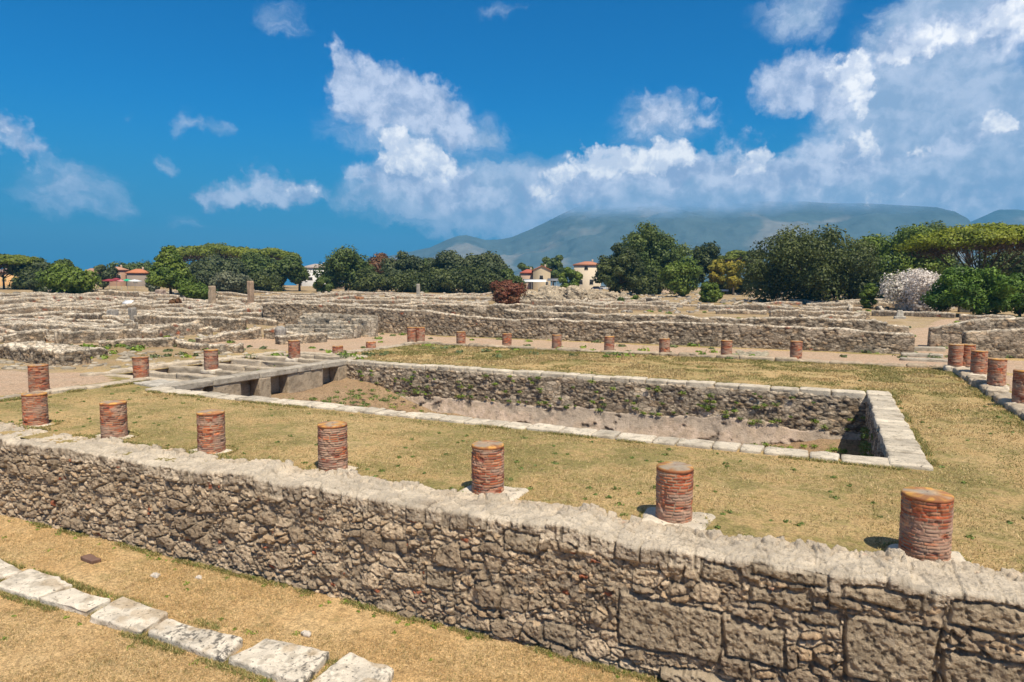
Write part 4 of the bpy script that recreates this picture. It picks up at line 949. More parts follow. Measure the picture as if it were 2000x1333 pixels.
# ---- stone steps (the cavea) at the end of the long wall
steps = thing('stone_steps', 'pale stepped stone seating rising beside the long wall end', 'steps', tuple(at(600, 668)))
A_ = at(560, 672); u_ = np.array([1.0, .12]); u_ /= np.linalg.norm(u_); v_ = np.array([-.12, 1.0]); v_ /= np.linalg.norm(v_)
O_ = at(640, 664)[:2]
for k in range(7):
    for j in range(4):
        a, b = -5.2+k*.1+j*1.55, -5.2+k*.1+(j+1)*1.55-.03
        c0, c1 = k*.62, k*.62+.75
        w_ = lambda: rf.uniform(-.10, .10); q = [tuple(O_+u_*(s_+w_())+v_*(t_+w_())) for s_, t_ in ((a, c0), (b, c0), (b, c1), (a, c1))]
        if rf.random() < .16 and k > 1: continue
        part_loc(slab('step', None, q, .22+.24*k+rf.uniform(-.06, .06), .46+.24*k, parent=steps, n=10, r=.08, amp=.11, seed=800+k*5+j, colour=np.array((.50, .43, .33))*rf.uniform(.65, 1.15), mtl=M_RUIN))
slab('boulder', 'round grey boulder on the corner of the wall with two drain holes', rect(*(at(548, 664)[:2]-.38), *(at(548, 664)[:2]+.38)), gz1(*at(548, 664)[:2])+1.0, 1.1, seed=77, n=12, r=.45, amp=.12, colour=(.34, .31, .27))
# flat threshold stones in the gap of the long wall
for i, (px, py, w_, d_, lb) in enumerate([(1805, 706, 1.1, .35, 'flat doorstep slab in the gap of the long wall'), (1800, 698, 1.0, .3, 'upper doorstep slab in the wall gap, behind the lower one'), (1812, 686, .9, .35, 'pale threshold stone furthest back in the wall gap')]):
    p_ = at(px, py); slab('threshold_stone', lb, rect(p_[0]-w_, p_[1]-d_, p_[0]+w_, p_[1]+d_), p_[2]+.16+.05*i, .4, seed=820+i, n=12, r=.05, amp=.06, colour=(.42, .37, .29))
# standing stones and pillars
def pillar(label, px, pb, pt, w_, name='stone_pillar', colour=(.36, .31, .25), mtl=None, n=14, taper=.92, seed=0, cap=False):
    p_ = at(px, pb); h = top_z(px, pt, p_)-p_[2]; t = thing(name, label, 'pillar', tuple(p_))
    V, F, C = slab_mesh(rect(-w_/2, -w_/2, w_/2, w_/2), h, h+.3, n=n, r=w_*.12, amp=w_*.08, seed=seed, colour=colour, fr=1.5)
    k = 1-(1-taper)*np.clip(V[:, 2:3]/h, 0, 1); V[:, :2] *= k; build('body', V, F, mtl or M_STONE, t, C)
    V, F, C = slab_mesh(rect(-w_*.7, -w_*.7, w_*.7, w_*.7), .25, .5, n=8, r=.06, amp=.05, seed=seed+1, colour=np.array(colour)*1.1); build('base', V, F, M_STONE, t, C)
    return t
pillar('left one of two standing grey stone posts', 221, 636, 604, .85, seed=1, colour=(.40, .36, .31))
pillar('right standing stone post, darker, beside the white board', 259, 630, 601, .62, seed=2, colour=(.30, .27, .23))
pillar('tan brick pillar in front of the green shrub edge', 415, 600, 559, .85, seed=3, colour=(.42, .32, .22), taper=1)
pillar('tall tan brick pillar right of the green shrub', 490, 594, 549, .85, seed=4, colour=(.40, .28, .19), taper=1)
pillar('thin pale column standing near the dark trees', 817, 580, 555, .75, seed=5, colour=(.42, .38, .31), name='thin_column')
pillar('pinkish squat pier by the cedar tree', 314, 582, 566, 1.6, seed=6, colour=(.40, .30, .24))
pillar('rough stone post at far left', 28, 640, 622, .8, seed=7, colour=(.44, .41, .36))
pillar('orange brick end pier of a low wall', 703, 592, 580, 1.1, seed=8, colour=(.42, .20, .09), taper=1)
pillar('small block on end beside the path wall', 1757, 622, 606, .9, seed=9, colour=(.46, .42, .35), taper=.6)
pillar('small brick stub near the grass patch left of the oleander', 1420, 612, 602, .8, seed=10, colour=(.40, .22, .15))
# niche: brick vault open to the front
def niche(label, px, pb, pt, wpx, depth=2.5, colour=(.34, .26, .18), arch=True):
    p_ = at(px, pb); d_ = math.hypot(p_[0], p_[1]); W = wpx*d_/FPX; H = top_z(px, pt, p_)-p_[2]
    t = thing('brick_niche', label, 'ruin', tuple(p_)); a = Acc(); n = 18
    yaw_ = math.atan2(p_[0], p_[1]); ux, uy = math.cos(-yaw_), math.sin(-yaw_)
    def P3(s, t_, z): return (ux*s-uy*t_, uy*s+ux*t_, z)
    ri, ro = W*.30, W*.5; hs = H-ro
    th = np.linspace(0, np.pi, n); out = [(-ro, 0)]+[(-ro*math.cos(q), hs+ro*math.sin(q)) for q in th]+[(ro, 0)]; inn = [(-ri, 0)]+[(-ri*math.cos(q), hs*.95+ri*math.sin(q)) for q in th]+[(ri, 0)]
    m = len(out); V = [P3(x_, 0, z_) for x_, z_ in out]+[P3(x_, 0, z_) for x_, z_ in inn]+[P3(x_, depth, z_) for x_, z_ in out]+[P3(x_, depth, z_) for x_, z_ in inn]
    i = np.arange(m-1)
    F = np.concatenate([np.stack([i, i+1, m+i+1, m+i], 1), np.stack([i, 2*m+i, 2*m+i+1, i+1], 1), np.stack([m+i, m+i+1, 3*m+i+1, 3*m+i], 1), np.stack([2*m+i, 3*m+i, 3*m+i+1, 2*m+i+1], 1)])
    a.add(V, F, colour); a.build('vault', M_FAR, t, False)
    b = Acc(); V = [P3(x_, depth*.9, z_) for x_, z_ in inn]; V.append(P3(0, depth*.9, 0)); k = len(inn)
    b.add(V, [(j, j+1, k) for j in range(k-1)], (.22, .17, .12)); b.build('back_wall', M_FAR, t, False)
niche('tall brick niche with dark arched opening before the trees', 590, 558, 540, 20, colour=(.42, .36, .27))
niche('wide low arched recess in the grey arch wall', 697, 566, 554, 32, colour=(.34, .29, .22))
# low brown stone mound beside the niche
# white boards
for px, py, w_, lb in ((248, 606, 1.9, 'white tilted information board among the left ruins'), (1414, 576, 2.2, 'white tilted information board beside the round shrub')):
    p_ = at(px, py); t = thing('info_board', lb, 'sign', tuple(p_)); a = Acc()
    a.add([(-w_/2, -.1, .9), (w_/2, -.1, .9), (w_/2, .45, 1.35), (-w_/2, .45, 1.35), (-w_/2, -.1, .95), (w_/2, -.1, .95), (w_/2, .45, 1.4), (-w_/2, .45, 1.4)],
          [(0, 1, 2, 3), (7, 6, 5, 4), (0, 4, 5, 1), (1, 5, 6, 2), (2, 6, 7, 3), (3, 7, 4, 0)], (.80, .80, .80)); a.build('panel', M_PAINT, t, False)
    for sx in (-1, 1):
        b = Acc(); b.box(sx*w_*.35-.04, .12, -.1, sx*w_*.35+.04, .2, 1.1, (.25, .24, .22)); b.build('post', M_PAINT, t, False)
p_ = at(1892, 610); t = thing('stone_block', 'dark squared block standing under the green tree at right', 'stone block', tuple(p_))
V, F, C = slab_mesh(rect(-1.3, -.7, 1.3, .7), .95, 1.1, n=12, r=.05, amp=.03, seed=9, colour=(.13, .12, .10)); build('body', V, F, M_STONE, t, C)
V, F, C = slab_mesh(rect(-1.35, -.75, 1.35, .75), 1.03, .1, n=12, r=.03, amp=.02, seed=10, colour=(.18, .165, .14)); build('lid', V, F, M_STONE, t, C)

# ================================================================ TREES
def tr(label, px, top, wpx, dist, kind='oak', pal='mid', seed=1, leaves=7000, lobes=22, ls=None, name='tree', cat='tree', low=None, D=None, th=None):
    P = bearing(px, dist); H = top_z(px, top, P)-P[2]; W = wpx*dist/math.hypot((px-1000)/FPX, 1)/FPX*(1+((px-1000)/FPX)**2)**.5
    return tree(label, P, H, W, kind=kind, pal=pal, seed=seed, leaves=leaves, lobes=lobes, ls=ls or dist*.0018, name=name, cat=cat, D=D, trunk_h=th)
T = [
 ('umbrella pine at the left edge with bright flat top', 8, 497, 110, 232, 'umbrella', 'pine', 8000, 30, 'umbrella_pine'),
 ('dark rounded oak beside the orange house', 55, 512, 72, 226, 'oak', 'oak', 6000, 18, 'oak_tree'),
 ('greyish oak behind the round bright shrub', 92, 505, 45, 222, 'oak', 'grey', 4500, 14, 'oak_tree'),
 ('small green tree top rising behind the round bright shrub', 131, 500, 42, 215, 'oak', 'mid', 4500, 14, 'tree'),
 ('dull olive tree left of the round bright shrub', 85, 530, 50, 176, 'oak', 'grey', 5000, 16, 'olive_tree'),
 ('round bright green bushy tree on the grey wall end', 136, 517, 92, 150, 'bush', 'bright', 8000, 22, 'bushy_tree'),
 ('small egg shaped dark tree by the red awnings', 202, 513, 40, 235, 'tall', 'grey', 4500, 12, 'tree'),
 ('wide low green tree behind the red roofed cafe', 262, 510, 85, 320, 'oak', 'mid', 5000, 18, 'tree'),
 ('tall layered cedar with bare trunk', 333, 482, 72, 160, 'cedar', 'bright', 11000, 30, 'cedar_tree'),
 ('huge flat umbrella pine behind the dark oaks', 428, 479, 165, 265, 'umbrella', 'pine', 12000, 44, 'umbrella_pine'),
 ('dark grey green oak right of the cedar', 392, 508, 85, 215, 'oak', 'grey', 8000, 22, 'oak_tree'),
 ('broad grey green oak below the huge umbrella pine', 440, 496, 90, 222, 'oak', 'grey', 8000, 22, 'oak_tree'),
 ('silvery round olive tree before the dark oaks', 452, 531, 70, 175, 'oak', 'olive', 6500, 20, 'olive_tree'),
 ('small silvery olive by the cedar trunk', 300, 538, 28, 180, 'oak', 'olive', 3500, 12, 'olive_tree'),
 ('small dull shrub tree between cedar and olive', 352, 535, 30, 190, 'oak', 'grey', 3500, 12, 'tree'),
 ('bright umbrella pine left of the brick niche', 530, 486, 95, 262, 'umbrella', 'pine', 7000, 28, 'umbrella_pine'),
 ('leafy green tree with pale gaps left of the niche', 500, 493, 70, 225, 'tall', 'mid', 6500, 20, 'tree'),
 ('leafy green tree just behind the niche roof', 545, 500, 50, 222, 'tall', 'mid', 5000, 16, 'tree'),
 ('dense round tree behind the tall brick niche', 585, 490, 56, 215, 'round', 'mid', 6500, 18, 'tree'),
 ('tall billowing green plane tree left of the arch wall', 676, 472, 94, 205, 'tall', 'mid', 11000, 26, 'plane_tree'),
 ('reddish green pine right of the tall plane tree', 742, 496, 62, 235, 'round', 'rust', 5500, 16, 'pine_tree'),
 ('dark narrow oak in the middle of the tree belt', 787, 486, 66, 215, 'tall', 'grey', 7000, 20, 'oak_tree'),
 ('low dark bush before the tree belt', 765, 525, 50, 205, 'bush', 'grey', 4500, 14, 'bush'),
 ('mid green oak left of the grey tall ones', 828, 498, 70, 220, 'oak', 'mid', 6500, 20, 'oak_tree'),
 ('tall grey green oak, first of the three behind the thin column', 872, 484, 68, 212, 'tall', 'grey', 8000, 22, 'oak_tree'),
 ('tall grey green oak, middle of the three behind the thin column', 915, 482, 66, 215, 'tall', 'grey', 8000, 22, 'oak_tree'),
 ('grey green oak at the right end of the tree belt above the oleander', 962, 486, 66, 210, 'tall', 'grey', 8000, 22, 'oak_tree'),
 ('dark hedge bush at the foot of the tree belt, by the tall plane tree', 715, 530, 70, 200, 'bush', 'oak', 5000, 18, 'bush'),
 ('dark hedge bush at the foot of the tree belt, behind the thin column', 805, 530, 80, 200, 'bush', 'oak', 5000, 18, 'bush'),
 ('dark hedge bush in the middle foot of the three tall oaks', 865, 525, 90, 202, 'bush', 'oak', 6000, 20, 'bush'),
 ('dark hedge bush right of the three tall oaks', 935, 522, 90, 200, 'bush', 'oak', 6000, 20, 'bush'),
 ('green oak closing the gap between the tall oaks and the hedge', 845, 494, 60, 225, 'oak', 'grey', 6000, 20, 'oak_tree'),
 ('green oak closing the last gap above the oleander', 940, 490, 60, 225, 'oak', 'mid', 6000, 20, 'oak_tree'),
 ('dark bush under the leafy trees left of the niche', 520, 532, 75, 215, 'bush', 'oak', 5000, 18, 'bush'),
 ('green bush between niche and tall plane tree', 632, 540, 30, 200, 'bush', 'mid', 3000, 12, 'bush'),
 ('dark bush below the tallest centre right tree', 1262, 525, 90, 185, 'bush', 'oak', 6000, 20, 'bush'),
 ('dark bush behind the yellowing trees', 1420, 530, 90, 200, 'bush', 'oak', 6000, 20, 'bush'),
 ('dark small tree just right above the oleander', 1000, 520, 45, 200, 'oak', 'mid', 4500, 14, 'tree'),
 ('small green tree left behind the cream house', 1026, 505, 30, 300, 'tall', 'mid', 3500, 12, 'tree'),
 ('open crowned green tree rising behind the cream houses', 1080, 492, 60, 300, 'open', 'mid', 6000, 22, 'tree'),
 ('pale green young tree between the two cream houses', 1113, 520, 56, 200, 'open', 'bright', 5000, 20, 'young_tree'),
 ('dark dense oak right of the tall cream house', 1210, 478, 100, 172, 'oak', 'oak', 12000, 62, 'oak_tree'),
 ('tallest leafy green tree in the centre right', 1270, 434, 135, 190, 'tall', 'mid', 16800, 74, 'plane_tree'),
 ('yellow green pine in front of the tallest tree', 1327, 503, 76, 168, 'round', 'bright', 7500, 24, 'pine_tree'),
 ('dark pine top behind the yellow trees', 1372, 472, 78, 205, 'round', 'oak', 7000, 20, 'pine_tree'),
 ('yellowing slender tree before the dark pine', 1400, 500, 40, 190, 'tall', 'yellow', 4500, 16, 'poplar_tree'),
 ('bright yellow green tree left of the large holm oak', 1432, 500, 48, 185, 'tall', 'yellow', 5000, 16, 'poplar_tree'),
 ('umbrella pine peeking over the yellow trees', 1440, 488, 80, 240, 'umbrella', 'pine', 5500, 22, 'umbrella_pine'),
 ('dark tree at the left shoulder of the large holm oak', 1480, 462, 52, 190, 'oak', 'oak', 5500, 16, 'oak_tree'),
 ('very large round holm oak dominating the right background', 1572, 446, 215, 138, 'oak', 'oak', 31200, 102, 'holm_oak'),
 ('darker lower lobe of trees at the right foot of the holm oak', 1660, 505, 85, 140, 'oak', 'oak', 9000, 22, 'holm_oak'),
 ('big yellow green pine right of the holm oak', 1742, 443, 155, 172, 'oak', 'bright', 19200, 78, 'pine_tree'),
 ('leafy tree top rising behind the yellow green pine', 1812, 421, 100, 215, 'round', 'mid', 8000, 22, 'tree'),
 ('dark oak filling the gap under the umbrella pine', 1840, 480, 90, 185, 'oak', 'oak', 8000, 22, 'oak_tree'),
 ('great spreading umbrella pine with visible limbs at right', 1915, 438, 205, 138, 'umbrella', 'sunpine', 30000, 90, 'umbrella_pine'),
 ('dark oak at the right edge below the umbrella pine', 1985, 470, 110, 165, 'oak', 'oak', 9000, 24, 'oak_tree'),
 ('tiny dark tree top on the skyline behind the umbrella pine', 1888, 431, 26, 260, 'round', 'oak', 2000, 8, 'tree'),
 ('fresh green low tree in front of the umbrella pine', 1912, 526, 150, 108, 'open', 'fresh', 16000, 60, 'young_tree'),
 ('fresh green low tree cut by the right edge', 1995, 528, 100, 112, 'open', 'fresh', 10000, 36, 'young_tree'),
]
for i, (lb, px, top, w_, d_, kd, pl, lv, lo, nm) in enumerate(T):
    tr(lb, px, top, w_*(1.0 if kd == 'cedar' else 1.12 if px > 1000 or px < 500 else 1.3), d_, kd, pl, seed=i*3+1, leaves=int(lv*1.5), lobes=lo, ls=d_*.00145, name=nm)
B = [
 ('red flowering oleander bush in the middle of the ruins', 990, 600, 541, 76, 'red', 9000, 'oleander_bush'),
 ('large white flowering oleander bush at right', 1795, 607, 530, 122, 'white', 14000, 'oleander_bush'),
 ('bright green shrub between the cedar and the brick pillar', 384, 586, 556, 64, 'bright', 6000, 'shrub'),
 ('small round green shrub left of the larger ball shrub', 1338, 579, 554, 26, 'bright', 3000, 'shrub'),
 ('round green ball shrub in front of the yellow trees', 1388, 591, 550, 46, 'bright', 5000, 'shrub'),
 ('bright narrow shrub at the foot of the holm oak', 1695, 603, 552, 34, 'bright', 3500, 'shrub'),
 ('small leafy weed bush on the ruins behind the squat block', 1242, 591, 577, 20, 'bright', 900, 'weed_bush'),
 ('small sprouting plant left of the weed bush', 1213, 592, 580, 16, 'mid', 700, 'weed_bush'),
 ('brown dry bush below the cedar', 343, 604, 582, 24, 'rust', 2500, 'dry_bush'),
 ('green tuft by the bulging wall', 157, 704, 692, 18, 'bright', 500, 'grass_tuft'),
]
for i, (lb, px, pb, pt, w_, pl, lv, nm) in enumerate(B):
    P = at(px, pb); d_ = math.hypot(P[0], P[1]); H = top_z(px, pt, P)-P[2]; W = w_*d_/FPX*(1+((px-1000)/FPX)**2)**.0
    tree(lb, P, H, W*1.02, 'bush', pal=pl, seed=200+i, leaves=int(lv*1.8), lobes=22, ls=min(d_*.00125, .17), name=nm, cat='shrub', D=W)

# ================================================================ HOUSES
def house(label, px, base_dist, wpx, eave_py, ridge_py, wallc, roofc, depth=9, wins=(), gable=False, yaw=None, name='house', awning=None):
    P = bearing(px, base_dist); k = base_dist/FPX; W = wpx*k; y_ = math.atan2(P[0], P[1]) if yaw is None else yaw
    He = top_z(px, eave_py, P)-P[2]; Hr = top_z(px, ridge_py, P)-P[2]
    t = thing(name, label, 'house', tuple(P)); t.rotation_euler.z = -y_
    a = Acc(); w2 = W/2; D = depth
    def box_shell(): 
        if gable:   # gable end faces the viewer
            V = [(-w2, 0, -1), (w2, 0, -1), (w2, 0, He), (0, 0, Hr), (-w2, 0, He), (-w2, D, -1), (w2, D, -1), (w2, D, He), (0, D, Hr), (-w2, D, He)]
            a.add(V, [(0, 1, 2, 4), (5, 9, 7, 6), (0, 4, 9, 5), (1, 6, 7, 2)], wallc); a.add(V, [(4, 2, 3), (9, 8, 7)], wallc)
        else:
            V = [(-w2, 0, -1), (w2, 0, -1), (w2, 0, He), (-w2, 0, He), (-w2, D, -1), (w2, D, -1), (w2, D, He), (-w2, D, He)]
            a.add(V, [(0, 1, 2, 3), (4, 7, 6, 5), (0, 3, 7, 4), (1, 5, 6, 2), (3, 2, 6, 7)], wallc)
    box_shell(); a.build('wall', M_PAINT, t, False)
    r = Acc(); o = .5; th_ = .22
    if gable:
        for sg in (-1, 1):
            e = np.array([sg*(w2+o), 0, He-(Hr-He)/w2*o]); V = [(e[0], -o, e[2]), (0, -o, Hr), (0, D+o, Hr), (e[0], D+o, e[2])]; V = V+[(x_, y2, z_+th_) for x_, y2, z_ in V]
            r.add(V, [(0, 1, 2, 3), (7, 6, 5, 4), (0, 4, 5, 1), (1, 5, 6, 2), (2, 6, 7, 3), (3, 7, 4, 0)], roofc)
    else:       # hipped tiled roof
        ih = min(w2*.8, D/2); V = [(-w2-o, -o, He), (w2+o, -o, He), (w2+o, D+o, He), (-w2-o, D+o, He), (-w2+ih, D/2, Hr), (w2-ih, D/2, Hr), (-w2-o, -o, He-th_), (w2+o, -o, He-th_), (w2+o, D+o, He-th_), (-w2-o, D+o, He-th_)]
        r.add(V, [(0, 1, 5, 4), (2, 3, 4, 5), (0, 6, 7, 1), (1, 7, 8, 2), (2, 8, 9, 3), (3, 9, 6, 0), (6, 9, 8, 7)], roofc); r.add(V, [(1, 2, 5), (3, 0, 4)], roofc)
    r.build('roof', M_PAINT, t, False)
    for (u, v, ww, hh, cc) in wins:
        f = Acc(); cx_ = u*w2; cz = v*He
        f.box(cx_-ww/2-.12, -.06, cz-hh/2-.12, cx_+ww/2+.12, .0, cz-hh/2, (.55, .50, .42)); f.box(cx_-ww/2-.12, -.06, cz+hh/2, cx_+ww/2+.12, .0, cz+hh/2+.12, (.55, .50, .42))
        f.box(cx_-ww/2-.12, -.06, cz-hh/2, cx_-ww/2, 0, cz+hh/2, (.55, .5, .42)); f.box(cx_+ww/2, -.06, cz-hh/2, cx_+ww/2+.12, 0, cz+hh/2, (.55, .5, .42))
        wn = f.build('window', M_PAINT, t, False); g = Acc(); g.box(cx_-ww/2, -.02, cz-hh/2, cx_+ww/2, .05, cz+hh/2, cc); g.build('pane', M_PAINT, wn, False)
    c = Acc(); c.box(w2*.3, D*.45, Hr-.8, w2*.3+.6, D*.45+.6, Hr+.7, (.42, .32, .25)); c.build('chimney', M_PAINT, t, False)
    return t
CREAM, TERRA, DK = (.62, .50, .33), (.46, .17, .09), (.03, .028, .025)
house('cream gabled house with red roof behind the oleander', 1058, 262, 34, 528, 520, CREAM, TERRA, gable=True, depth=8, wins=((-.05, .60, 1.3, 1.7, DK), (.6, .25, 1.0, 2.0, DK)))
house('low red roofed wing left of the cream gabled house', 1031, 268, 28, 533, 526, (.42, .30, .22), (.40, .11, .07), depth=6, wins=((-.3, .5, 2.2, 1.4, DK), (.5, .5, 2.0, 1.2, DK)))
house('tall cream house with low terracotta roof beside the dark oak', 1147, 255, 52, 517, 510, (.60, .50, .36), (.44, .19, .11), depth=10, wins=((-.1, .86, 1.2, 1.4, DK), (.72, .62, 1.1, 1.6, DK), (-.5, .30, 1.4, 1.6, DK), (.3, .30, 1.2, 1.8, DK)))
house('orange house glimpsed at the left edge', 22, 285, 42, 531, 524, (.60, .36, .16), (.30, .20, .16), depth=8, wins=((-.4, .5, 1, 1.5, (.6, .45, .1)), (.3, .5, 1, 1.5, (.6, .45, .1))))
house('brown two storey house with overhanging tiled roof', 231, 300, 30, 527, 521, (.34, .21, .14), (.46, .24, .15), depth=9, wins=((.1, .55, 1.2, 1.4, DK), (-.6, .5, 1.0, 1.4, DK)))
house('low house with bright terracotta roof behind the cafe parasols', 272, 290, 36, 533, 525, (.26, .21, .17), (.50, .19, .09), depth=9, wins=((-.3, .4, 1.4, 1.2, DK),))
house('pale house hidden behind the small egg shaped tree', 182, 310, 26, 532, 524, (.52, .42, .33), (.40, .22, .15), depth=8)
house('long white hall behind the trees right of the niche', 622, 300, 60, 523, 515, (.66, .64, .60), (.40, .33, .28), depth=12, wins=((-.5, .4, 2, 1.2, DK),))
house('small house showing only its orange roof in the tree belt', 729, 285, 18, 540, 532, (.40, .30, .22), (.62, .18, .06), depth=6)
house('pale house behind the umbrella pine at right', 1935, 240, 40, 528, 518, (.5, .46, .42), (.38, .24, .18), depth=8)
house('house wall seen between leafy trees left of the niche', 505, 285, 60, 525, 515, (.55, .50, .45), (.45, .28, .2), depth=8)
# cafe parasols
def parasol(label, px, top, wpx, dist, cc, flat=False):
    P = bearing(px, dist); k = dist/FPX; t = thing('cafe_parasol', label, 'parasol', tuple(P), 'parasols of the cafe'); H = top_z(px, top, P)-P[2]; w = wpx*k/2; r = min(.5, H*.2)
    a = Acc(); a.add([(-w, -w*.7, H-r), (w, -w*.7, H-r), (w, w*.7, H-r), (-w, w*.7, H-r), (0, 0, H), (-w, -w*.7, H-r-.22), (w, -w*.7, H-r-.22), (w, w*.7, H-r-.22), (-w, w*.7, H-r-.22)], [(0, 1, 4), (1, 2, 4), (2, 3, 4), (3, 0, 4)], cc)
    a.add(a.V[0], [(0, 5, 6, 1), (1, 6, 7, 2), (2, 7, 8, 3), (3, 8, 5, 0)], np.array(cc)*.92); a.build('canopy', M_PAINT, t, False)
    b = Acc(); b.tube([(0, 0, -.2), (0, 0, H-.1)], .04, 6, (.5, .5, .5)); b.build('pole', M_PAINT, t)
for args in (('dark red cafe parasol, first from the left', 214, 545, 20, 226, (.30, .045, .06)), ('deep red cafe parasol, second from the left', 228, 543, 16, 232, (.30, .05, .065)), ('faded pink parasol between red and green ones', 237, 546, 10, 224, (.55, .25, .25)),
             ('bright green cafe parasol', 249, 545, 16, 228, (.03, .42, .22)), ('large white cafe parasol at the right end', 264, 546, 20, 226, (.75, .75, .72))): parasol(*args)
def awning(label, px, top, wpx, dist, cc, drop=.9, legs=True):
    P = bearing(px, dist); k = dist/FPX; t = thing('awning', label, 'awning', tuple(P)); t.rotation_euler.z = -math.atan2(P[0], P[1]); w = wpx*k/2; H = top_z(px, top, P)-P[2]
    a = Acc(); a.add([(-w, 0, H-drop), (w, 0, H-drop), (w, 3, H), (-w, 3, H), (-w, 0, H-drop-.06), (w, 0, H-drop-.06), (w, 3, H-.06), (-w, 3, H-.06)], [(0, 1, 2, 3), (7, 6, 5, 4), (0, 4, 5, 1), (1, 5, 6, 2), (3, 2, 6, 7), (0, 3, 7, 4)], cc); a.build('cloth', M_PAINT, t, False)
    for s in (-.95, -.3, .3, .95):
        b = Acc(); b.tube([(w*s, .1, -.3), (w*s, .1, H-drop)], .05, 6, (.5, .5, .48)); b.build('post', M_PAINT, t)
awning('long white awning below the cream gabled house', 1045, 546, 44, 252, (.78, .77, .74))
awning('grey awning right of the white one', 1083, 544, 28, 250, (.20, .20, .21))
# parked car, bank of orange earth, low modern wall
def car(label, px, dist, cc):
    P = bearing(px, dist); t = thing('parked_car', label, 'car', tuple(P)); t.rotation_euler.z = .3
    prof = [(-2.1, .3), (-2.1, .8), (-1.7, .92), (-1.2, 1.4), (.5, 1.45), (1.1, .95), (2.0, .82), (2.15, .5), (2.15, .3)]
    V = [(x_, s*.85*(1 if z_ < 1 else .82), z_) for s in (-1, 1) for x_, z_ in prof]; n = len(prof); i = np.arange(n-1)
    a = Acc(); a.add(V, np.stack([i, i+1, n+i+1, n+i], 1), cc); c0 = len(V)
    for s in (0, n): a.add([V[s+j] for j in range(n)]+[(0, V[s][1], .5)], [(j, j+1, n) for j in range(n-1)], cc)
    a.build('body', M_PAINT, t, False)
    g = Acc(); g.box(-1.15, -.80, .98, .75, .80, 1.36, (.02, .025, .03)); g.build('windows', M_PAINT, t, False)
    for x_ in (-1.3, 1.35):
        for s in (-1, 1):
            w = Acc(); th = np.linspace(0, 6.283, 13)[:-1]; V = [(x_+.33*math.cos(q), s*.87+d, .33+.33*math.sin(q)) for d in (-.1, .1) for q in th]; w.add(V, gridf(2, 12, True), (.015, .015, .015)); w.add([V[j] for j in range(12)]+[(x_, s*.87-.1, .33)], [(j, (j+1) % 12, 12) for j in range(12)], (.3, .3, .3)); w.add([V[12+j] for j in range(12)]+[(x_, s*.87+.1, .33)], [(j, (j+1) % 12, 12) for j in range(12)], (.3, .3, .3)); w.build('wheel', M_PAINT, t)
car('dark blue parked car before the tall cream house', 1166, 244, (.015, .02, .05))
car('white parked car right of the dark blue one', 1178, 250, (.55, .55, .55))
rwall('low modern grey wall under the trees at right', (1400, 572, 558), (1470, 573, 559), T=.4, seed=90, rag=.0, size=(3, 1, 2), amp=.01)
rwall('pale low wall between the dark oaks', (1225, 566, 556), (1262, 566, 557), T=.4, seed=91, rag=.0, size=(3, 1, 2), amp=.01)
sheet('earth_bank', [tuple(at(1245, 573)[:2]), tuple(at(1310, 573)[:2]), tuple(at(1310, 566.5)[:2]), tuple(at(1245, 566.5)[:2])], M_DIRT, dz=.08, step=1.2, ragged=1.5, seed=12)

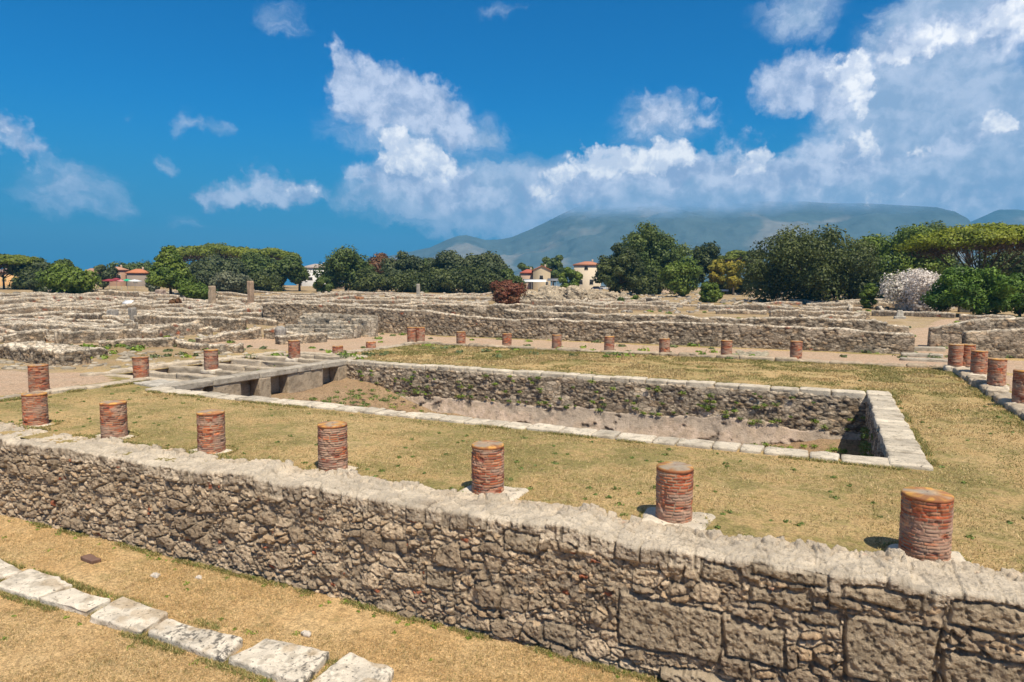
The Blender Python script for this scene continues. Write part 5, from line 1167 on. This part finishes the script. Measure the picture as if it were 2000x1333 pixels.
# ---- a visitor in white by the oleander
def person(label, px, pb, hp):
    P = at(px, pb); t = thing('person', label, 'person', tuple(P)); t.rotation_euler.z = 2.4
    s = hp
    me = bpy.data.meshes.new('body'); J = {'pelvis': (0, 0, .53), 'chest': (0, .01, .74), 'neck': (0, .01, .845), 'headb': (0, .02, .90), 'head': (0, .02, .96), 'shl': (-.11, 0, .80), 'ell': (-.135, .01, .64), 'hal': (-.12, .06, .50), 'shr': (.11, 0, .80), 'elr': (.14, .0, .64), 'har': (.14, .05, .49),
         'hipl': (-.05, 0, .50), 'knl': (-.055, .02, .28), 'anl': (-.06, -.01, .04), 'tol': (-.065, .08, .02), 'hipr': (.05, 0, .50), 'knr': (.055, .05, .28), 'anr': (.06, .06, .04), 'tor': (.065, .15, .02)}
    E_ = [('pelvis', 'chest'), ('chest', 'neck'), ('neck', 'headb'), ('headb', 'head'), ('chest', 'shl'), ('shl', 'ell'), ('ell', 'hal'), ('chest', 'shr'), ('shr', 'elr'), ('elr', 'har'), ('pelvis', 'hipl'), ('hipl', 'knl'), ('knl', 'anl'), ('anl', 'tol'), ('pelvis', 'hipr'), ('hipr', 'knr'), ('knr', 'anr'), ('anr', 'tor')]
    rad = {'pelvis': .085, 'chest': .085, 'neck': .033, 'headb': .05, 'head': .055, 'shl': .04, 'ell': .026, 'hal': .02, 'shr': .04, 'elr': .026, 'har': .02, 'hipl': .06, 'knl': .038, 'anl': .024, 'tol': .02, 'hipr': .06, 'knr': .038, 'anr': .024, 'tor': .02}
    ks = list(J); me.from_pydata([tuple(np.array(J[k])*s) for k in ks], [(ks.index(a), ks.index(b)) for a, b in E_], [])
    o = bpy.data.objects.new('body', me); col.objects.link(o); o.parent = t
    o.modifiers.new('skin', 'SKIN'); 
    for i, k in enumerate(ks): me.skin_vertices[0].data[i].radius = (rad[k]*s, rad[k]*s*.8)
    me.skin_vertices[0].data[0].use_root = True
    ss = o.modifiers.new('sub', 'SUBSURF'); ss.levels = ss.render_levels = 1
    m = bpy.data.materials.new('skin_and_trousers'); m.use_nodes = True; m.node_tree.nodes['Principled BSDF'].inputs['Base Color'].default_value = (.30, .20, .15, 1); me.materials.append(m)
    a = Acc(); a.tube([(0, 0, .50*s), (0, 0, .62*s), (0, .01*s, .74*s), (0, .01*s, .82*s), (0, .01*s, .85*s)], np.array([.115, .105, .115, .10, .04])*s, 14, (.75, .74, .72)); a.build('shirt', M_PAINT, t)
    a = Acc(); a.tube([(0, -.005*s, .93*s), (0, .0, .985*s), (0, .005, 1.02*s)], np.array([.062, .062, .02])*s, 10, (.06, .04, .03)); a.build('hair', M_PAINT, t)
person('visitor in a white shirt standing before the white oleander', 1823, 605, 1.72)

# ================================================================ MOUNTAINS
SK = [(-40, 1.0), (-36, 2.3), (-35.47, 2.51), (-33.79, 2.86), (-32.1, 3.22), (-30.82, 3.83), (-29.75, 4.22), (-29.11, 4.31), (-28.25, 4.15), (-27.39, 3.94), (-26.32, 3.99), (-25.25, 4.21), (-23.96, 4.72), (-22.68, 5.31), (-21.4, 5.98), (-20.13, 6.55), (-18.44, 7.1), (-15.92, 7.7), (-13.03, 7.9), (-10.6, 7.6), (-7.83, 7.1), (-4.76, 6.8), (-1.09, 6.5), (2.37, 6.3), (4.99, 5.98), (6.57, 5.79), (7.65, 5.44), (8.42, 4.94), (8.88, 4.3), (10, 3.4), (13, 2.2), (18, 1.2)]
SK2 = [(3, 1.5), (6, 3.6), (8.2, 4.4), (9.44, 5.06), (10.14, 5.40), (11.2, 5.35), (12.5, 5.0), (16, 4.4), (22, 3.2), (30, 2)]
def mountain(name, sk, R0, near, seed, mtl, step=.12):
    az = np.arange(sk[0][0], sk[-1][0], step); h = np.tan(np.radians(np.interp(az, [a for a, b in sk], [b for a, b in sk])))*R0
    m = 70; f = np.linspace(0, 1.25, m); Rr = near+(R0-near)*f
    A, RR = np.meshgrid(np.radians(az), Rr, indexing='ij'); X, Y = RR*np.sin(A), RR*np.cos(A)
    P = np.stack([X, Y, 0*X], -1).reshape(-1, 3)/600
    rid = 1-np.abs(2*fbm(P*[1.6, 1.6, 1], 5, seed)-1).reshape(X.shape); n = fbm(P*5, 4, seed+1).reshape(X.shape)
    F_ = f[None]; prof = np.where(F_ <= 1, F_**1.35, 1-(F_-1)*1.5)
    Z = h[:, None]*prof*(1-(1-prof)*.85*(1-rid))+(n-.5)*75*np.clip(F_*(1.0-F_)*4, 0, 1)*1.0-6*(1-np.clip(F_*3, 0, 1))
    Z += (n-.5)*10*np.clip(F_, 0, 1)
    V = np.stack([X, Y, Z+3], -1).reshape(-1, 3)
    g = fbm(P*[3, 3, 1], 4, seed+4)[:, None]; C = lerp(np.array((.085, .115, .115)), np.array((.20, .20, .18)), sst(g+.35*(rid.reshape(-1, 1)-.7), .56, .74))  # scrub tones lightened and blued: part of the distance haze is painted in
    o = build(name, V, gridf(len(az), m), mtl, None, C); tag(o, kind='structure')
M_MOUNT = bpy.data.materials.new('mountain_scrub'); M_MOUNT.use_nodes = True
M_HILL = bpy.data.materials.new('hill_scrub'); M_HILL.use_nodes = True
def mmat(M_, fade):
    t = NT(M_.node_tree); P = t.new('ShaderNodeNewGeometry').outputs['Position']
    c = t.new('ShaderNodeAttribute', attribute_name='col').outputs['Color']; n = t.noise(P, .011, 6, .6)
    c = t.vmath('SCALE', c, scale=t.math('ADD', n, .5)); b = t.new('ShaderNodeBump', inp={'Strength': .5, 'Distance': 30.0, 'Height': n})
    p = t.new('ShaderNodeBsdfDiffuse', inp={'Color': c, 'Normal': b.outputs[0]})
    if not fade:
        t.l.new(p.outputs[0], t.new('ShaderNodeOutputMaterial').inputs[0]); return
    # the summit is swallowed by the cloud sitting on it
    z = t.new('ShaderNodeSeparateXYZ', inp={0: P}).outputs[2]; az_n = t.noise(P, .002, 5, .6)
    f = t.mapr(t.math('ADD', z, t.math('MULTIPLY', t.math('SUBTRACT', az_n, .5), 170)), 300, 425)
    mx = t.new('ShaderNodeMixShader', inp={0: f, 1: p.outputs[0], 2: t.new('ShaderNodeBsdfTransparent').outputs[0]})
    t.l.new(mx.outputs[0], t.new('ShaderNodeOutputMaterial').inputs[0])
mmat(M_MOUNT, True); mmat(M_HILL, False)
mountain('mountains', SK, 3600, 2160, 7, M_MOUNT)
mountain('distant_hills', SK2, 4900, 3700, 17, M_HILL, .2)

# ================================================================ GRASS AND WEEDS
def blades(name, pts, hgt, wid, cols, seed, kind_lbl):
    rs_ = np.random.default_rng(seed); n = len(pts); a = rs_.random(n)*6.283; l = rs_.normal(size=(n, 2))*.6
    h = hgt*(.5+rs_.random(n)); w = wid*(.6+.8*rs_.random(n)); b = np.asarray(pts)
    dx = np.stack([np.cos(a)*w, np.sin(a)*w, 0*w], 1); tip = np.stack([l[:, 0]*h, l[:, 1]*h, h*.8], 1)
    V = np.stack([b-dx, b+dx, b+tip], 1).reshape(-1, 3); C = np.array(cols)[rs_.integers(0, len(cols), n)]*(.7+.6*rs_.random(n)[:, None])
    tag(build(name, V, np.arange(3*n).reshape(-1, 3), M_LEAF, None, C.repeat(3, 0), False), kind_lbl, 'grass', kind='stuff')
def scatter(n, x0_, x1_, y0_, y1_, seed, z=None):
    rs_ = np.random.default_rng(seed); x = rs_.uniform(x0_, x1_, n); y = rs_.uniform(y0_, y1_, n)
    d = np.hypot(x, y); keep = rs_.random(n) < np.clip((12/d)**1.6, 0, 1)
    P = np.stack([x, y, 0*x], 1); c = fbm(P*[.9, .9, 1], 4, seed+5); keep &= rs_.random(n) < sst(c, .28, .62); P = P[keep]
    if z is None: P[:, 2] = gz(P[:, 0], P[:, 1])
    else: P[:, 2] = -1.93+0.10*(fbm(np.stack([P[:, 0], P[:, 1], 0*P[:, 0]], 1)*.5, 3, 8)-.5)
    return P
STRAW = [(.52, .37, .17), (.70, .53, .28), (.36, .24, .10), (.28, .24, .08), (.20, .19, .06)]
P = scatter(420000, -26, 8, 10.4, 27, 3); P = P[~((P[:, 0] > -22.5) & (P[:, 0] < 2.1) & (P[:, 1] > 16.1))]; P = P[(P[:, 0] > -24.2)]
D_ = np.random.default_rng(31); Q = np.stack([D_.uniform(-24.3, 5.1, 260000), D_.uniform(15.5, 37.4, 260000), np.zeros(260000)], 1)
Q = Q[~((Q[:, 0] > -22.5) & (Q[:, 0] < 2.15) & (Q[:, 1] > 16.1) & (Q[:, 1] < 27.75))]; Q = Q[(Q[:, 0] > -22.3) | (Q[:, 1] > 30)]; Q = Q[D_.random(len(Q)) < sst(fbm(Q*[1.3, 1.3, 1], 4, 65), .30, .60)*.9]
Q[:, 2] = gz(Q[:, 0], Q[:, 1]); nq = fbm(Q*[.5, .5, 1], 3, 66); gq = nq > .52
blades('lawn_tufts', Q[~gq], .0019*np.hypot(Q[~gq][:, 0], Q[~gq][:, 1]), .0006*np.hypot(Q[~gq][:, 0], Q[~gq][:, 1]), [(.56, .41, .19), (.68, .52, .27), (.44, .31, .14), (.26, .19, .08)], 5, 'taller straw tufts over the far lawn')
blades('lawn_green_tufts', Q[gq], .0019*np.hypot(Q[gq][:, 0], Q[gq][:, 1]), .0006*np.hypot(Q[gq][:, 0], Q[gq][:, 1]), [(.20, .20, .06), (.27, .24, .08), (.24, .22, .07), (.42, .33, .14)], 6, 'olive green tufts over the far lawn')
blades('dry_grass', P, .045, .0055, STRAW, 1, 'short dry straw coloured grass on the lawn')
P = scatter(300000, -19, 3, 5.0, 9.6, 4, z=1)
blades('street_grass', P, .04, .0045, STRAW[:4]+[(.5, .38, .2)], 2, 'short dry grass in the street below the wall')
# longer growth where no foot treads: wall foot, wall top edge, around kerb slabs and copings
E_ = np.random.default_rng(41); L_ = []
def fringe(n, xa, ya, xb, yb, sp, z):
    t = E_.random(n); x = xa+(xb-xa)*t; y = ya+(yb-ya)*t; k = fbm(np.stack([x*1.6, y*1.6, 0*x], 1), 3, 90) > .47
    x, y = x[k]+E_.normal(size=k.sum())*sp, y[k]+E_.normal(size=k.sum())*sp
    P_ = np.stack([x, y, 0*x], 1); P_[:, 2] = gz(x, y) if z else -1.93+0.10*(fbm(np.stack([x, y, 0*x], 1)*.5, 3, 8)-.5); L_.append(P_)
fringe(26000, -20, 9.46, 2, 9.46, .05, 0); fringe(9000, -20, 10.6, 5, 10.6, .06, 1)
for ya in (6.98, 7.78): fringe(9000, -15.5, ya, -5.4, ya, .05, 0)
for xa in (-14.3, -12.7, -11.4, -9.95, -8.1, -6.55, -5.45): fringe(900, xa, 7.0, xa, 7.8, .035, 0)
fringe(12000, -22, 16.12, 2.1, 16.12, .05, 1); fringe(7000, 2.14, 16.2, 2.14, 27.7, .05, 1); fringe(9000, -22, 27.75, 2, 27.75, .06, 1); fringe(6000, -24.3, 12, -24.3, 18, .06, 1); fringe(9000, -24, 37.3, 5, 37.3, .08, 1); fringe(6000, 5.0, 19, 5.0, 36, .08, 1)
for x in near_x:
    a = E_.random(500)*6.283; Pc = np.stack([x+.55*np.cos(a), 10.95+.5*np.sin(a), 0*a], 1); Pc[:, 2] = gz(Pc[:, 0], Pc[:, 1]); L_.append(Pc)
Q = np.concatenate(L_); d_ = np.hypot(Q[:, 0], Q[:, 1])
blades('edge_grass', Q, .045+.0012*d_, .003+.0004*d_, [(.50, .38, .16), (.36, .30, .10), (.17, .21, .05), (.12, .17, .035), (.58, .44, .2)], 9, 'longer grass growing along walls, kerbs and slabs')
# green weeds: on the lawn, at the wall foot, on the pool wall
def weed_cluster(acc, rs_, p, r, n, s, pal='bright', wallface=False):
    V, F, C = leaf_cloud(rs_, [(0, 0, r*.2)], [(r, r if not wallface else r*.35, r*(.35 if not wallface else .45))], n, s, PAL[pal], up=.6, shell=.1); V[:, :] += p; acc.add(V, F, C*1.5)
rs_ = np.random.default_rng(8); W_ = Acc()
for i in range(330):
    x, y = rs_.uniform(-24, 5), 10.6+rs_.random()**1.7*16
    if -22.5 < x < 2.1 and y > 16: 
        if rs_.random() < .8: continue
        y = 28+rs_.random()*8
    weed_cluster(W_, rs_, (x, y, gz1(x, y)), rs_.uniform(.03, .10), 26, .014+.0006*y, 'mid')
for i in range(130):
    x, y = rs_.uniform(-18, 1), rs_.uniform(6.0, 9.5); f = rs_.random()
    if f < .5: y = rs_.uniform(9.25, 9.55)
    elif f < .75: y = rs_.choice([6.95, 7.85])+rs_.normal()*.08
    weed_cluster(W_, rs_, (x, y, street_z(x, y)), rs_.uniform(.03, .10), 34, .014)
tag(W_.build('weeds', M_LEAF, smooth=False), 'small green weeds dotted over the dry grass', 'weeds', kind='stuff')
W_ = Acc()
for i in range(120):
    x = -22+23*rs_.random()**1.1; z = -.15-rs_.random()**.8*1.15
    if rs_.random() < .3: z = -1.3+rs_.normal()*.05
    weed_cluster(W_, rs_, (x, 26.88, z), rs_.uniform(.05, .22), 60, .028, 'bright' if rs_.random() < .6 else 'mid', True)
for i in range(90):
    x, y = rs_.uniform(-21.5, 1), rs_.uniform(25.5, 26.6); z = np.interp(x, [-22, -21, -19.6, -18.4, -16.5, -13, -4, -1, 1.4], [-1.0, -1.06, -1.38, -1.75, -2.1, -2.2, -2.2, -1.95, -1.8])
    weed_cluster(W_, rs_, (x, y, z), rs_.uniform(.08, .25), 60, .03, 'bright')
for i in range(40):
    weed_cluster(W_, rs_, (rs_.uniform(-21.6, -17), rs_.uniform(22, 26.6), -1.15), rs_.uniform(.1, .3), 70, .03, 'mid')
for i in range(60):
    weed_cluster(W_, rs_, (1.24, rs_.uniform(17, 26.8), -2.0+rs_.random()**2*1.6), rs_.uniform(.1, .3), 70, .03, 'mid')
tag(W_.build('pool_weeds', M_LEAF, smooth=False), 'green moss and weeds growing on the pool walls', 'weeds', kind='stuff')
W_ = Acc()
for i in range(330):
    px = rs_.uniform(0, 1990); py = rs_.uniform(676, 702) if rs_.random() < .4 else rs_.uniform(590, 672); p = at(px, py)
    weed_cluster(W_, rs_, p, rs_.uniform(.15, .5), 36, .02+.0015*math.hypot(p[0], p[1]), 'grey' if rs_.random() < .5 else 'bright')
tag(W_.build('field_weeds', M_LEAF, smooth=False), 'low green weeds among the ruins', 'weeds', kind='stuff')

# ================================================================ HAZE
def haze():
    hz = Acc(); hz.box(-4600, -400, -25, 4200, 6200, 560); o = hz.build('haze', M_HAZE, None, False); tag(o, kind='stuff')
M_HAZE = bpy.data.materials.new('haze_air'); M_HAZE.use_nodes = True
t_ = NT(M_HAZE.node_tree); v_ = t_.new('ShaderNodeVolumePrincipled', inp={'Color': (.13, .56, 1.0, 1), 'Density': HAZE_D, 'Anisotropy': 0.0})
t_.l.new(v_.outputs[0], t_.new('ShaderNodeOutputMaterial').inputs[1])
if HAZE_D > 0: haze()
